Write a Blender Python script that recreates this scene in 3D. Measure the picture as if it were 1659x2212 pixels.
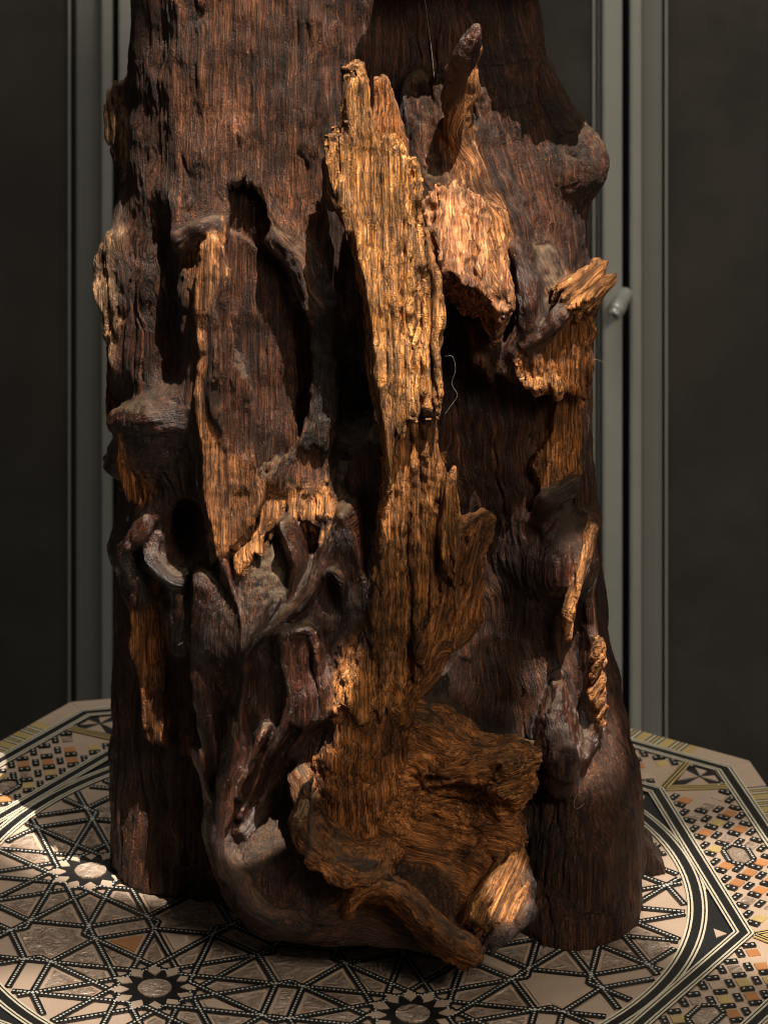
import bpy, math, random, time
import numpy as np
from concurrent.futures import ThreadPoolExecutor
POOL = ThreadPoolExecutor(4)
from mathutils import Vector, Matrix
T0 = time.time()
scene = bpy.context.scene
for o in list(bpy.data.objects): bpy.data.objects.remove(o)
C = scene.collection
rad = math.radians

# ------------------------------------------------------------------ camera
# level view camera with a falling lens shift (the photograph keeps its verticals upright)
FPX, SC, YH = 3404.9, 1659/767, 742.4          # focal length in 767-px units, design units per px
CAMX, CAMD, CAMH = 0.0302, 1.903, 0.9151        # camera position relative to the table centre
cam = bpy.data.cameras.new('camera'); camo = bpy.data.objects.new('camera', cam); C.objects.link(camo)
camo.location = (CAMX, -CAMD, CAMH); camo.rotation_euler = (rad(90), 0, 0)
cam.sensor_fit = 'VERTICAL'; cam.sensor_height = 36; cam.lens = FPX/1024*36
cam.shift_y = -(512+YH)/1024
cam.clip_start = 0.05; cam.clip_end = 60
cam.dof.use_dof = True; cam.dof.focus_distance = 1.825; cam.dof.aperture_fstop = 15
scene.camera = camo
scene.render.resolution_x = 767; scene.render.resolution_y = 1024
scene.view_settings.view_transform = 'Standard'; scene.view_settings.look = 'None'
scene.view_settings.gamma = 1; scene.view_settings.use_curve_mapping = False
scene.view_settings.exposure = 0.0
scene.cycles.filter_width = 1.05; scene.cycles.max_bounces = 6; scene.cycles.diffuse_bounces = 3; scene.cycles.glossy_bounces = 3

# ------------------------------------------------------------------ light
w = bpy.data.worlds.new('World'); scene.world = w; w.use_nodes = True
bg = w.node_tree.nodes['Background']; bg.inputs[0].default_value = (1.0, 0.93, 0.84, 1); bg.inputs[1].default_value = 0.045
SUN = Vector((0.17, -0.36, 0.92)).normalized()    # towards the window the sunbeam comes through
def lamp(name, kind, loc, target, energy, col, **kw):
    l = bpy.data.lights.new(name, kind); l.energy = energy; l.color = col
    for k, v in kw.items(): setattr(l, k, v)
    o = bpy.data.objects.new(name, l); C.objects.link(o)
    o.location = loc
    o.rotation_euler = (Vector(target)-Vector(loc)).to_track_quat('-Z', 'Y').to_euler()
    return o
E2 = (Vector((0, 0, 1))-SUN*SUN.z).normalized(); E1 = E2.cross(SUN)
def beam(name, a, b, ra, rb, power=1.0, blend=.1):
    """a shaft of window sunlight; all shafts share one direction. a, b: where its axis crosses the plane
    through the table centre square to the light (cm); ra, rb: half width and half height (cm)"""
    t = E1*(a*.01)+E2*(b*.01); d = min(8.0, rb*.01/.0088)
    o = lamp(name, 'SPOT', t+SUN*d, t, 7200*power*(d/8)**2, (1.0, 0.915, 0.79), spot_size=2*math.atan(rb*.01/d), spot_blend=blend, shadow_soft_size=.00175*d)
    o.scale = (ra/rb, 1, 1)
    return o
beam('sunbeam_lamp', 1.5, 13.8, 16.2, 13.7, blend=.06)
beam('sunbeam_lamp', -5.6, -1.6, 3.6, 1.9, power=1.2, blend=.3)
beam('sunbeam_lamp', 11, -3.2, 3.4, 3.4, blend=.25)
beam('sunbeam_lamp', 3.9, -11, 1.5, 1.5, blend=.3)
beam('sunbeam_lamp', -20, -6, 7.4, 7.0, power=.35, blend=.6)
beam('sunbeam_lamp', 21.5, -10, 8.4, 8.4, power=.5, blend=.35)
lamp('fill_lamp', 'AREA', (1.1, -1.9, 1.7), (0.05, 0, 0.2), 23.0, (1.0, 0.90, 0.74), size=0.6)  # added soft fill from the upper right, lifts the shaded wood
lamp('door_fill_lamp', 'AREA', (0.0, 0.10, 1.55), (0, 0.5, 0.2), 8.5, (1.0, 0.95, 0.86), size=0.5)  # unseen lamp added overhead to brighten the doors behind

# ------------------------------------------------------------------ helpers
def P(u, v, y):
    """point of the place seen at design position (u, v) of the photograph, y cm behind the table centre"""
    d = y*0.01 + CAMD
    return np.array([CAMX + (u/SC-383.5)/FPX*d, y*0.01, CAMH - (v/SC+YH)/FPX*d])
UM = CAMD/FPX/SC                                   # metres per design unit at the table centre

rng = np.random.RandomState(7)
_perm = rng.permutation(512).astype(np.int32); _perm = np.concatenate([_perm, _perm])
_g = rng.normal(size=(512, 3)).astype(np.float32); _g /= np.linalg.norm(_g, axis=1)[:, None]
def noise(p, seed=0):
    """gradient noise, about -1..1"""
    p = np.asarray(p, np.float32) + np.float32(seed*17.31)
    i = np.floor(p).astype(np.int32); f = p - i; i &= 511
    u = f*f*f*(f*(f*6-15)+10)
    out = np.zeros(len(p), np.float32)
    for dx in (0, 1):
        hx = _perm[(i[:, 0]+dx) & 511]; wx = u[:, 0] if dx else 1-u[:, 0]
        for dy in (0, 1):
            hy = _perm[(hx+i[:, 1]+dy) & 511]; wy = wx*(u[:, 1] if dy else 1-u[:, 1])
            for dz in (0, 1):
                g = _g[_perm[(hy+i[:, 2]+dz) & 511]]
                wz = wy*(u[:, 2] if dz else 1-u[:, 2])
                out += wz*(g[:, 0]*(f[:, 0]-dx)+g[:, 1]*(f[:, 1]-dy)+g[:, 2]*(f[:, 2]-dz))
    return out*1.6
def fbm(p, oct=3, seed=0):
    s = 0; a = 1; q = np.asarray(p, np.float32)
    for k in range(oct):
        s = s + a*noise(q, seed+k); q = q*2.03; a *= .5
    return s
_val = rng.uniform(-1, 1, 512).astype(np.float32)
def vnoise(p, seed=0):
    """cheap value noise, -1..1"""
    p = np.asarray(p, np.float32) + np.float32(seed*17.31)
    i = np.floor(p).astype(np.int32); f = p - i; i &= 511
    u = f*f*(3-2*f); out = 0
    for dx in (0, 1):
        hx = _perm[(i[:, 0]+dx) & 511]; wx = u[:, 0] if dx else 1-u[:, 0]
        for dy in (0, 1):
            hy = _perm[(hx+i[:, 1]+dy) & 511]; wy = wx*(u[:, 1] if dy else 1-u[:, 1])
            v0 = _val[_perm[(hy+i[:, 2]) & 511] & 511]; v1 = _val[_perm[(hy+i[:, 2]+1) & 511] & 511]
            out = out + wy*(v0+(v1-v0)*u[:, 2])
    return out
def par(fn, arr, n=120000):
    return np.concatenate(list(POOL.map(fn, [arr[k:k+n] for k in range(0, len(arr), n)])))
def N(*a): return np.array(a, np.float32)
def tagp(o, label=None, cat=None, group=None, kind=None):
    if label: o['label'] = label
    if cat: o['category'] = cat
    if group: o['group'] = group
    if kind: o['kind'] = kind
    return o
def empty(name, loc=(0, 0, 0)):
    o = bpy.data.objects.new(name, None); o.location = loc; o.empty_display_size = .02; C.objects.link(o); return o
def mesh_obj(name, verts, faces, mats, parent=None, smooth=False, mi=None):
    me = bpy.data.meshes.new(name); me.from_pydata([tuple(map(float, v)) for v in verts], [], faces)
    for m in (mats if isinstance(mats, (list, tuple)) else [mats]): me.materials.append(m)
    if mi is not None: me.polygons.foreach_set('material_index', mi)
    if smooth: me.polygons.foreach_set('use_smooth', [True]*len(me.polygons))
    o = bpy.data.objects.new(name, me); C.objects.link(o)
    if parent: o.parent = parent
    return o

# ---- material helper
def new_mat(name):
    m = bpy.data.materials.new(name); m.use_nodes = True
    nt = m.node_tree; b = nt.nodes['Principled BSDF']
    return m, nt, b
def nd(nt, typ, ins=None, **kw):
    n = nt.nodes.new(typ)
    for k, v in kw.items(): setattr(n, k, v)
    if ins:
        for k, v in ins.items():
            s = n.inputs[k]
            if hasattr(v, 'links') or isinstance(v, bpy.types.NodeSocket): nt.links.new(v, s)
            else: s.default_value = v
    return n
def math_n(nt, op, a, b=None, clamp=False):
    n = nt.nodes.new('ShaderNodeMath'); n.operation = op; n.use_clamp = clamp
    for k, v in enumerate((a, b)):
        if v is None: continue
        if isinstance(v, bpy.types.NodeSocket): nt.links.new(v, n.inputs[k])
        else: n.inputs[k].default_value = v
    return n.outputs[0]
def mixc(nt, fac, a, b, mode='MIX'):
    n = nt.nodes.new('ShaderNodeMix'); n.data_type = 'RGBA'; n.blend_type = mode
    for k, v in ((0, fac), (6, a), (7, b)):
        if isinstance(v, bpy.types.NodeSocket): nt.links.new(v, n.inputs[k])
        elif k == 0: n.inputs[0].default_value = v
        else: n.inputs[k].default_value = (*v, 1) if len(v) == 3 else v
    return n.outputs[2]
def ramp(nt, fac, lo, hi):
    n = nt.nodes.new('ShaderNodeMapRange'); nt.links.new(fac, n.inputs[0])
    n.inputs[1].default_value = lo; n.inputs[2].default_value = hi; n.interpolation_type = 'SMOOTHSTEP'
    return n.outputs[0]
# ------------------------------------------------------------------ driftwood: carved as a distance field, then meshed
VOX = 0.00125
GMIN = np.array([-0.185, -0.175, -0.004]); GMAX = np.array([0.215, 0.185, 0.575])
prims = []
BARK = dict(col=(.060, .024, .0115), fib=.0017, cru=.0004, gloss=.5, dust=.2)
SKIN = dict(col=(.044, .017, .011), fib=.0011, cru=.0006, gloss=1.0, dust=.30)
FRESH = dict(col=(.44, .225, .090), fib=.0032, cru=.0005, gloss=.05, dust=.15)
OCHRE = dict(col=(.45, .245, .096), fib=.0038, cru=.0003, gloss=.05, dust=.1)
BROWN = dict(col=(.32, .145, .050), fib=.0032, cru=.0005, gloss=.12, dust=.25)
CRUMB = dict(col=(.44, .225, .115), fib=.0008, cru=.0026, gloss=.03, dust=.2)
PORE = dict(col=(.060, .028, .015), fib=.0005, cru=.0012, gloss=.08, dust=.3)
CHAR = dict(col=(.020, .015, .013), fib=.0012, cru=.0012, gloss=.6, dust=.15)
WORN_LIT = dict(BARK, col=(.100, .044, .022), fib=.0019)  # bark lightened to put sunlight into the colour, along with some real wear
PALE = dict(col=(.46, .32, .20), fib=.0030, cru=.0010, gloss=.05, dust=.4)
SMOOTHT = dict(col=(.25, .125, .056), fib=.0006, cru=.0007, gloss=.05, dust=.3)
DUSTY = dict(col=(.070, .038, .025), fib=.0008, cru=.0010, gloss=.3, dust=.55)
SHELL = dict(col=(.40, .18, .062), fib=.0022, cru=.0017, gloss=.08, dust=.2)

def rotate_to(axis):
    a = Vector(axis).normalized()
    return np.array(Vector((0, 0, 1)).rotation_difference(a).to_matrix()).T.astype(np.float32)   # world -> grain frame, z along axis

class Prim:
    def __init__(s, part, mat, k, op='add'):
        if part in ('root_ridge', 'splintered_plate', 'burl_rim'): part += '#%d' % len(prims)      # each fold or sheet is a piece of its own
        s.part, s.mat, s.k, s.op = part, mat, k*0.001, op
def catmull(pts, n=4):
    pts = np.array(pts, float)
    if len(pts) < 3: return pts
    q = np.vstack([2*pts[0]-pts[1], pts, 2*pts[-1]-pts[-2]]); out = []
    for i in range(1, len(q)-2):
        for t in np.arange(n)/n:
            a, b, c, d = q[i-1:i+3]
            out.append(.5*((2*b)+(c-a)*t+(2*a-5*b+4*c-d)*t*t+(-a+3*b-3*c+d)*t**3))
    out.append(pts[-1]); return np.array(out)
def tube(part, mat, pts, k=8, fy=1.0, op='add', n=3, fx=1.0, web=0, wdir=(0, .85, -.5), grow=.45, lump=0):
    """rounded root along pts; web (cm) sweeps it back into the wood along wdir, widening as it goes"""
    s = Prim(part, mat, k, op)
    wd = np.array(wdir, np.float32); wd /= np.linalg.norm(wd); wl = np.float32(web*.01)
    q = catmull([np.r_[P(u, v, y), r*UM] for u, v, y, r in pts], n)
    q[:, 3] = np.maximum(q[:, 3], .0008)
    A, R = q[:, :3], q[:, 3]
    sc = np.array([fx, fy, 1.0], np.float32)
    m = R.max()+max(.009, s.k)+grow*float(wl)*.6
    A2 = np.vstack([A, A+wd*wl]); s.lo, s.hi = A2.min(0)-m, A2.max(0)+m
    L = np.r_[0, np.cumsum(np.linalg.norm(np.diff(A, axis=0), axis=1))]
    axis = A[-1]-A[0]; axis = axis if np.linalg.norm(axis) > .01 else np.array([0, 0, 1.])
    rot = rotate_to(axis)
    def f(p, want=False):
        best = np.full(len(p), 9, np.float32); arc = np.zeros(len(p), np.float32); off = np.zeros((len(p), 3), np.float32) if want else None
        for i in range(len(A)-1):
            a = (A[i]*sc).astype(np.float32); ab = (A[i+1]*sc).astype(np.float32)-a
            pa = p*sc-a; ext = 0
            if web:
                ta = ab/max(np.sqrt(ab@ab), 1e-9); wp = wd-ta*(wd@ta); wn = wp@wp
                e_ = np.clip((pa@wp)/max(wn, .05), 0, wl); pa = pa-e_[:, None]*wd; ext = e_*grow
            t = np.clip(pa@ab/max(ab@ab, 1e-12), 0, 1)
            d = np.sqrt(((pa-t[:, None]*ab)**2).sum(1))-(R[i]+(R[i+1]-R[i])*t)-ext
            w_ = d < best; best = np.where(w_, d, best)
            if want:
                arc = np.where(w_, L[i]+(L[i+1]-L[i])*t, arc)
                off[w_] = (pa-t[:, None]*ab)[w_]
        if lump: best = best-lump*(vnoise(p*N(110, 110, 70), len(A))+.6*vnoise(p*N(260, 260, 160), len(A)+1))
        if want:
            g = off@rot.T; g[:, 2] = arc
            return best, g
        return best
    s.f = f; prims.append(s); return s
def blob(part, mat, u, v, y, ru, ry, rv, k=10, op='add', axis=(0, 0, 1), roll=0):
    s = Prim(part, mat, k, op); c = P(u, v, y).astype(np.float32); r = np.array([ru*UM, ry*.01, rv*UM], np.float32)
    Rm = np.array(Matrix.Rotation(rad(roll), 3, 'Y'), np.float32)
    m = r.max()+max(.009, s.k); s.lo, s.hi = c-m, c+m
    rot = rotate_to(axis)
    def f(p, want=False):
        q = (p-c)@Rm
        k0 = np.sqrt(((q/r)**2).sum(1)); k1 = np.sqrt(((q/r**2)**2).sum(1))
        d = np.where(k1 > 1e-6, k0*(k0-1)/np.maximum(k1, 1e-6), -r.min())
        return (d, (p-c)@rot.T) if want else d
    s.f = f; prims.append(s); return s
def slab(part, mat, poly, y0, dyu=0, dyv=0, thick=2.5, k=4, grain=None, spl=.006, relief=.002, op='add', rfreq=1.0, edge=.0007):
    """broken board: outline poly, front face at depth y0 (cm) with slopes per 100 units, real thickness behind it"""
    s = Prim(part, mat, k, op)
    poly = np.array(poly, float); c = poly.mean(0)
    W = np.array([P(u, v, y0+dyu*(u-c[0])/100+dyv*(v-c[1])/100) for u, v in poly])
    o = W.mean(0); nrm = np.linalg.svd(W-o)[2][2]; nrm = nrm if nrm[1] < 0 else -nrm
    gw = np.array(grain if grain is not None else (0, 0, 1), float); e2 = gw-nrm*(gw@nrm); e2 /= np.linalg.norm(e2); e1 = np.cross(e2, nrm)
    Q = np.c_[(W-o)@e1, (W-o)@e2].astype(np.float32)
    B = np.stack([e1, nrm, e2]).astype(np.float32); o = o.astype(np.float32)
    th = thick*.01
    pts = np.vstack([W, W-nrm*th]); mg = max(.009, s.k)+relief; s.lo, s.hi = pts.min(0)-mg, pts.max(0)+mg+np.array([0, 0, spl])
    sd = len(prims)
    def f(p, want=False):
        q = (p-o)@B.T
        x, n_, z = q[:, 0], q[:, 1].copy(), q[:, 2].copy()
        if spl: z = z+spl*vnoise(np.c_[x*430, n_*300, z*7], sd)+spl*.7*vnoise(np.c_[x*110, n_*90, z*4], sd+3)
        if relief: n_ = n_-relief*vnoise(np.c_[x*130*rfreq, z*0+sd, z*5.5*rfreq], sd+1)-relief*.6*vnoise(np.c_[x*320*rfreq, n_*100, z*9*rfreq], sd+2)
        d2 = np.full(len(p), 1e9, np.float32); sgn = np.ones(len(p), np.float32)
        for i in range(len(Q)):
            a = Q[i]; b = Q[i-1]; e = b-a; wx = x-a[0]; wz = z-a[1]
            t = np.clip((wx*e[0]+wz*e[1])/max(e@e, 1e-12), 0, 1)
            d2 = np.minimum(d2, (wx-e[0]*t)**2+(wz-e[1]*t)**2)
            c1 = z >= a[1]; c2 = z < b[1]; c3 = e[0]*wz > e[1]*wx
            fl = (c1 & c2 & c3) | (~c1 & ~c2 & ~c3); sgn = np.where(fl, -sgn, sgn)
        d2 = sgn*np.sqrt(d2)+edge; dn = np.maximum(n_, -th-n_)+edge
        d = np.sqrt(np.maximum(d2, 0)**2+np.maximum(dn, 0)**2)+np.minimum(np.maximum(d2, dn), 0)-edge
        return (d, q) if want else d
    s.f = f; prims.append(s); return s

# ---- trunk masses
T = 'trunk'
tube(T, BARK, [(740, -420, 7.5, 300), (740, 300, 7.5, 315), (755, 900, 6.5, 370), (770, 1500, 6, 400), (775, 2150, 6, 420)], k=15, n=2)
tube(T, BARK, [(470, -420, 2.4, 190), (478, 0, 2.2, 198), (482, 300, 1.8, 205), (500, 700, 1.2, 235), (520, 1000, 1.2, 240), (520, 1250, 2.2, 215)], k=12, n=2)
tube(T, BARK, [(990, -420, 3.0, 158), (1000, 0, 2.6, 160), (1035, 250, 2.2, 178), (1075, 500, 1.6, 185), (1090, 800, 1.6, 185), (1110, 1100, 1.4, 170), (1140, 1400, 1.2, 160), (1190, 1700, .6, 165), (1235, 1980, -.5, 150)], k=16, n=2)
slab(T, WORN_LIT, [(385, -420), (672, -420), (682, 0), (690, 400), (708, 650), (722, 900), (715, 1060), (600, 1060), (470, 1000), (380, 700), (370, 300)], -4.3, dyu=-.25, dyv=-.10, thick=6, k=16, spl=0, relief=.0022, rfreq=.5, edge=.004)
slab(T, CHAR, [(655, 560), (700, 600), (716, 700), (724, 900), (700, 960), (645, 940), (640, 700)], -5.1, dyu=-.2, dyv=-.10, thick=2, k=8, spl=.004, relief=.001)
slab('shade_overhang', BARK, [(770, -300), (1240, -300), (1340, -260), (1340, -120), (1290, -85), (1150, -55), (960, -45), (800, -52)], -5.4, dyu=-.30, dyv=0, thick=8, k=8, spl=.001, relief=.003)  # unseen overhang added above the view to shade the upper right trunk
tube(T, BARK, [(432, 1050, 4.2, 180), (430, 1400, 4.2, 188), (428, 1990, 4.2, 190)], k=12, n=2)      # left base column
tube(T, BARK, [(620, 1500, 1.0, 150), (640, 2100, 1.0, 165)], k=12, n=2)
tube(T, BARK, [(900, 1500, -.2, 160), (910, 2120, 0, 170)], k=12, n=2)
blob(T, BARK, 1255, 1830, -1.8, 118, 4.2, 260, k=14)                                                    # right foot
blob(T, BARK, 1235, 1960, -2.4, 118, 4.0, 120, k=14)
tube(T, BARK, [(1235, 1100, 1.5, 30), (1262, 1300, 1.4, 30), (1290, 1480, 1.4, 34), (1322, 1660, 1.5, 44), (1345, 1840, 1.5, 44)], k=18)
slab('root_flange', BARK, [(1330, 1720), (1375, 1800), (1405, 1830), (1438, 1890), (1410, 1905), (1370, 1880), (1330, 1870)], 2.2, thick=2.0, k=5, spl=.002)
# dark groove between the lobes and the shaded hollow lower right
tube(T, BARK, [(780, -420, -2.6, 90), (780, 0, -2.6, 90), (790, 400, -2.6, 90), (795, 900, -3.2, 80)], k=4, op='sub', n=2)
tube(T, BARK, [(1010, 760, -5.4, 100), (1030, 1100, -5.0, 112), (1035, 1400, -4.6, 122), (1050, 1700, -5.2, 100)], k=12, op='sub', n=2)
tube(T, BARK, [(330, 480, -3.2, 40), (350, 650, -4.0, 60), (355, 790, -4.0, 70)], k=10, op='sub')
blob('bark_knob', BARK, 1238, 345, .3, 56, 2.2, 62, k=16)
blob('bark_knob', BARK, 1262, 352, .2, 34, 1.2, 40, k=8)
tube('bark_knob', BARK, [(1130, 150, .5, 40), (1190, 260, .4, 44), (1240, 340, .3, 40)], k=16)
tube('bark_knob', BARK, [(1250, 380, .5, 40), (1215, 450, .8, 50), (1200, 560, .6, 60)], k=12)

# ---- left stubs
slab('broken_stub', PALE, [(226, 220), (245, 185), (285, 165), (300, 280), (290, 400), (262, 380), (240, 330), (226, 280)], 2.0, dyu=-2.0, thick=5, k=4, spl=.003, relief=.002)
tube('broken_stub', BARK, [(262, 330, 4.5, 26), (285, 410, 4.2, 34), (310, 480, 3.5, 40)], k=8)
slab('broken_stub', PALE, [(208, 560), (222, 528), (246, 512), (272, 518), (276, 600), (272, 700), (276, 800), (255, 806), (240, 760), (216, 690), (208, 620)], -.6, dyu=-.6, thick=3.2, k=3, spl=.003, relief=.0022)
tube('broken_stub', BARK, [(285, 430, 2.0, 30), (280, 520, 0, 34), (290, 640, -.6, 34), (290, 760, -.4, 40), (270, 830, .5, 40)], k=8)
slab('broken_stub', BROWN, [(240, 690), (268, 720), (262, 850), (245, 905), (230, 900), (232, 820)], 1.2, thick=3, k=5)
# ---- left ledge with its broken underside
tube('bark_ledge', SKIN, [(264, 915, -1.6, 28), (300, 908, -3.6, 36), (350, 908, -4.4, 40), (410, 898, -4.2, 38), (440, 885, -3.6, 36)], k=9, web=3.0, grow=.4, wdir=(0, .8, -.6), lump=.0007)
slab('bark_ledge', BROWN, [(262, 930), (330, 930), (345, 975), (325, 1010), (322, 1070), (300, 1090), (270, 1060), (262, 1000)], -3.0, dyu=-.6, dyv=.5, thick=3, k=5, spl=.004, relief=.003)
tube(T, BARK, [(375, 960, -1.0, 60), (385, 1080, -.6, 62), (390, 1200, -.6, 60)], k=12)
# ---- left looped root round a hollow
tube('looped_root', SKIN, [(345, 1085, -2.9, 17.3), (318, 1120, -3.1, 19.4), (290, 1160, -2.9, 20.2), (272, 1195, -2.3, 17.3), (290, 1240, -2.2, 18.7), (300, 1300, -2.0, 18.7)], k=5, web=2.2, grow=.3, wdir=(0, 1, -.2), lump=.0018)
tube('looped_root', SKIN, [(352, 1075, -2.9, 10.8), (350, 1110, -2.6, 12.2), (330, 1170, -3.1, 13.0), (335, 1215, -3.6, 12.2), (360, 1245, -3.9, 11.5), (390, 1258, -3.9, 11.5), (420, 1235, -3.4, 7.9), (465, 1180, -2.8, 5.0)], k=4, web=2.2, grow=.3, wdir=(0, 1, -.2), lump=.0018)
tube('looped_root', SKIN, [(385, 1258, -3.4, 18.7), (388, 1320, -3.4, 21.6), (392, 1395, -3.0, 20.2)], k=6, web=2.2, grow=.3, wdir=(0, 1, -.2), lump=.0018)
blob('looped_root', BARK, 395, 1160, -4.6, 44, 2.8, 80, k=4, op='sub')
slab('splintered_plate', BROWN, [(275, 1230), (335, 1225), (345, 1300), (350, 1400), (352, 1500), (350, 1605), (312, 1612), (300, 1500), (285, 1380)], -1.7, dyu=-.5, dyv=.12, thick=2.5, k=5, spl=.004, relief=.002)
slab('splintered_plate', BARK, [(355, 1380), (420, 1400), (430, 1500), (420, 1640), (380, 1650), (350, 1600)], -1.3, thick=2.2, k=6, spl=.003)
slab('splintered_plate', BARK, [(372, 1630), (415, 1640), (425, 1760), (445, 1850), (440, 1880), (390, 1880), (370, 1800)], -.9, thick=2.2, k=6, spl=.003)
# ---- finger
tube('root_finger', SKIN, [(442, 1266, -5.4, 20), (440, 1330, -5.2, 24), (440, 1430, -4.9, 24), (446, 1540, -4.6, 22), (462, 1640, -4.6, 18), (480, 1720, -4.8, 14)], k=2, web=2.5, grow=.05, wdir=(0, 1, 0), lump=.001)
# ---- slab of the sawn branch on the left
blob('bark_hood', BARK, 530, 735, -2.9, 126, 4.9, 296, k=20)
tube('bark_hood', SKIN, [(398, 522, -4.6, 10), (420, 500, -5.2, 12), (450, 485, -5.6, 12)], k=14)
slab('broken_slab', PORE, [(446, 512), (462, 498), (480, 489), (510, 495), (520, 524), (548, 562), (580, 602), (612, 624), (626, 650), (634, 720), (632, 850), (630, 1010), (600, 1075), (560, 1110), (500, 1140), (455, 1140), (436, 900), (438, 640)], -12.4, dyu=-.25, thick=9.0, k=1.2, spl=.004, relief=.0008, op='sub')
slab('broken_slab', PORE, [(440, 505), (480, 480), (520, 500), (640, 640), (640, 1060), (560, 1100), (440, 1100)], -3.6, dyu=-.25, thick=3, k=.8, spl=.001, relief=.0004)
slab('broken_slab', SMOOTHT, [(426, 545), (462, 512), (492, 600), (500, 790), (532, 810), (550, 900), (550, 1050), (566, 1090), (548, 1150), (500, 1190), (468, 1215), (446, 1120), (428, 960), (422, 840)], -6.5, dyu=.15, dyv=.03, thick=4, k=2, spl=.004, relief=.0010)
slab('broken_slab', SKIN, [(420, 890), (432, 900), (450, 1080), (470, 1200), (455, 1225), (435, 1130), (420, 1000)], -5.8, thick=3, k=3, spl=.002, relief=.0006)
tube('bark_hood', DUSTY, [(596, 520, -4.6, 22), (640, 575, -4.8, 24), (672, 650, -4.8, 20)], k=16)
# ---- shelf and fractured step right of the slab
tube('dusty_shelf', DUSTY, [(640, 1040, -3.8, 34), (700, 1062, -4.2, 36), (760, 1050, -4.4, 34), (810, 1090, -4.8, 38), (815, 1200, -5.4, 34), (800, 1300, -6.0, 24)], k=12)
slab('fractured_step', FRESH, [(580, 1052), (620, 1040), (690, 1055), (740, 1078), (778, 1090), (775, 1130), (740, 1170), (718, 1220), (700, 1180), (668, 1150), (640, 1120), (610, 1110), (575, 1140), (552, 1160), (556, 1100)], -5.7, dyu=-.15, dyv=-.9, thick=2.2, k=2, spl=.008, relief=.003)
slab('fractured_step', FRESH, [(470, 1195), (520, 1160), (560, 1130), (590, 1090), (585, 1140), (545, 1185), (520, 1210), (480, 1230)], -5.7, dyv=-.9, thick=1.6, k=2, spl=.007, relief=.002)
slab('pointed_blade', SKIN, [(750, 1040), (768, 980), (795, 940), (815, 960), (838, 1060), (845, 1120), (800, 1130), (760, 1100)], -5.9, dyu=-.6, thick=2.6, k=5, spl=.002, relief=.001)
blob(T, BARK, 690, 1190, -7.4, 52, 2.0, 60, k=5, op='sub')
# ---- root tangle
R_ = 'root_mass'
blob(R_, DUSTY, 590, 1340, -3.6, 160, 3.9, 185, k=12)
blob(R_, BARK, 640, 1540, -3.0, 150, 4.2, 210, k=14)
slab(R_, SKIN, [(524, 1402), (538, 1374), (590, 1352), (636, 1326), (651, 1292), (680, 1248), (708, 1184), (736, 1122), (748, 1124), (768, 1195), (800, 1288), (808, 1342), (790, 1420), (745, 1500), (700, 1545), (620, 1590), (548, 1640), (526, 1560)], -8.0, dyu=-.05, dyv=.10, thick=4.2, k=7, spl=.002, relief=.0016, rfreq=.6, edge=.0045)
slab(R_, SKIN, [(606, 1372), (636, 1362), (672, 1360), (670, 1400), (690, 1490), (668, 1580), (628, 1575), (618, 1450)], -9.2, dyu=.5, dyv=.1, thick=3, k=6, spl=.002, relief=.0012, rfreq=.6, edge=.0045)
blob(R_, BARK, 716, 1305, -9.4, 26, 1.9, 62, k=5, op='sub', roll=8)
blob(R_, BARK, 706, 1440, -10.2, 34, 2.2, 75, k=7, op='sub', roll=12)
blob(R_, BARK, 780, 1330, -9.6, 16, 1.6, 70, k=5, op='sub', roll=-10)
tube('root_ridge', SKIN, [(742, 1118, -8.3, 3.0), (725, 1180, -8.3, 3.8), (692, 1248, -8.3, 4.7), (656, 1300, -8.5, 5.5), (612, 1345, -8.5, 5.5), (562, 1378, -8.4, 5.5), (535, 1418, -8.3, 5.5), (527, 1500, -8.1, 5.5), (522, 1600, -7.9, 5.5), (506, 1700, -7.8, 5.5), (482, 1790, -7.8, 5.5)], k=2.5, web=2.3, grow=.27, wdir=(.05, .95, -.3), lump=.0005)
tube('root_ridge', SKIN, [(742, 1118, -8.3, 3.0), (760, 1190, -8.3, 3.8), (788, 1265, -8.3, 4.7), (806, 1338, -8.2, 5.5), (792, 1420, -8.2, 5.5), (752, 1500, -8.4, 5.5), (702, 1560, -8.5, 5.5), (640, 1635, -8.5, 5.5), (572, 1722, -8.2, 5.5), (520, 1800, -8.0, 5.5)], k=2.5, web=2.3, grow=.27, wdir=(.05, .95, -.3), lump=.0005)
tube('root_ridge', SKIN, [(610, 1374, -9.2, 3.0), (618, 1450, -9.1, 3.8), (618, 1530, -8.9, 4.7), (600, 1600, -8.9, 5.5), (562, 1672, -8.6, 5.5), (515, 1765, -8.0, 5.5)], k=2.5, web=2.3, grow=.27, wdir=(.05, .95, -.3), lump=.0005)
tube('root_ridge', SKIN, [(610, 1374, -9.2, 3.0), (640, 1362, -9.4, 3.8), (668, 1366, -9.2, 4.7), (690, 1440, -9.0, 5.5), (702, 1515, -8.9, 5.5), (682, 1580, -8.7, 5.5), (625, 1660, -8.5, 5.5)], k=2.5, web=2.3, grow=.27, wdir=(.05, .95, -.3), lump=.0005)
tube('root_ridge', SKIN, [(571, 1573, -8.5, 3.0), (552, 1610, -8.6, 3.8), (532, 1672, -8.4, 4.7), (516, 1720, -8.2, 5.5)], k=2.5, web=2.3, grow=.27, wdir=(.05, .95, -.3), lump=.0005)
tube('root_ridge', SKIN, [(512, 1568, -8.2, 3.0), (501, 1640, -8.2, 3.8), (482, 1730, -8.1, 4.7), (468, 1820, -8.1, 5.5)], k=2.5, web=2.3, grow=.27, wdir=(.05, .95, -.3), lump=.0005)
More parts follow.
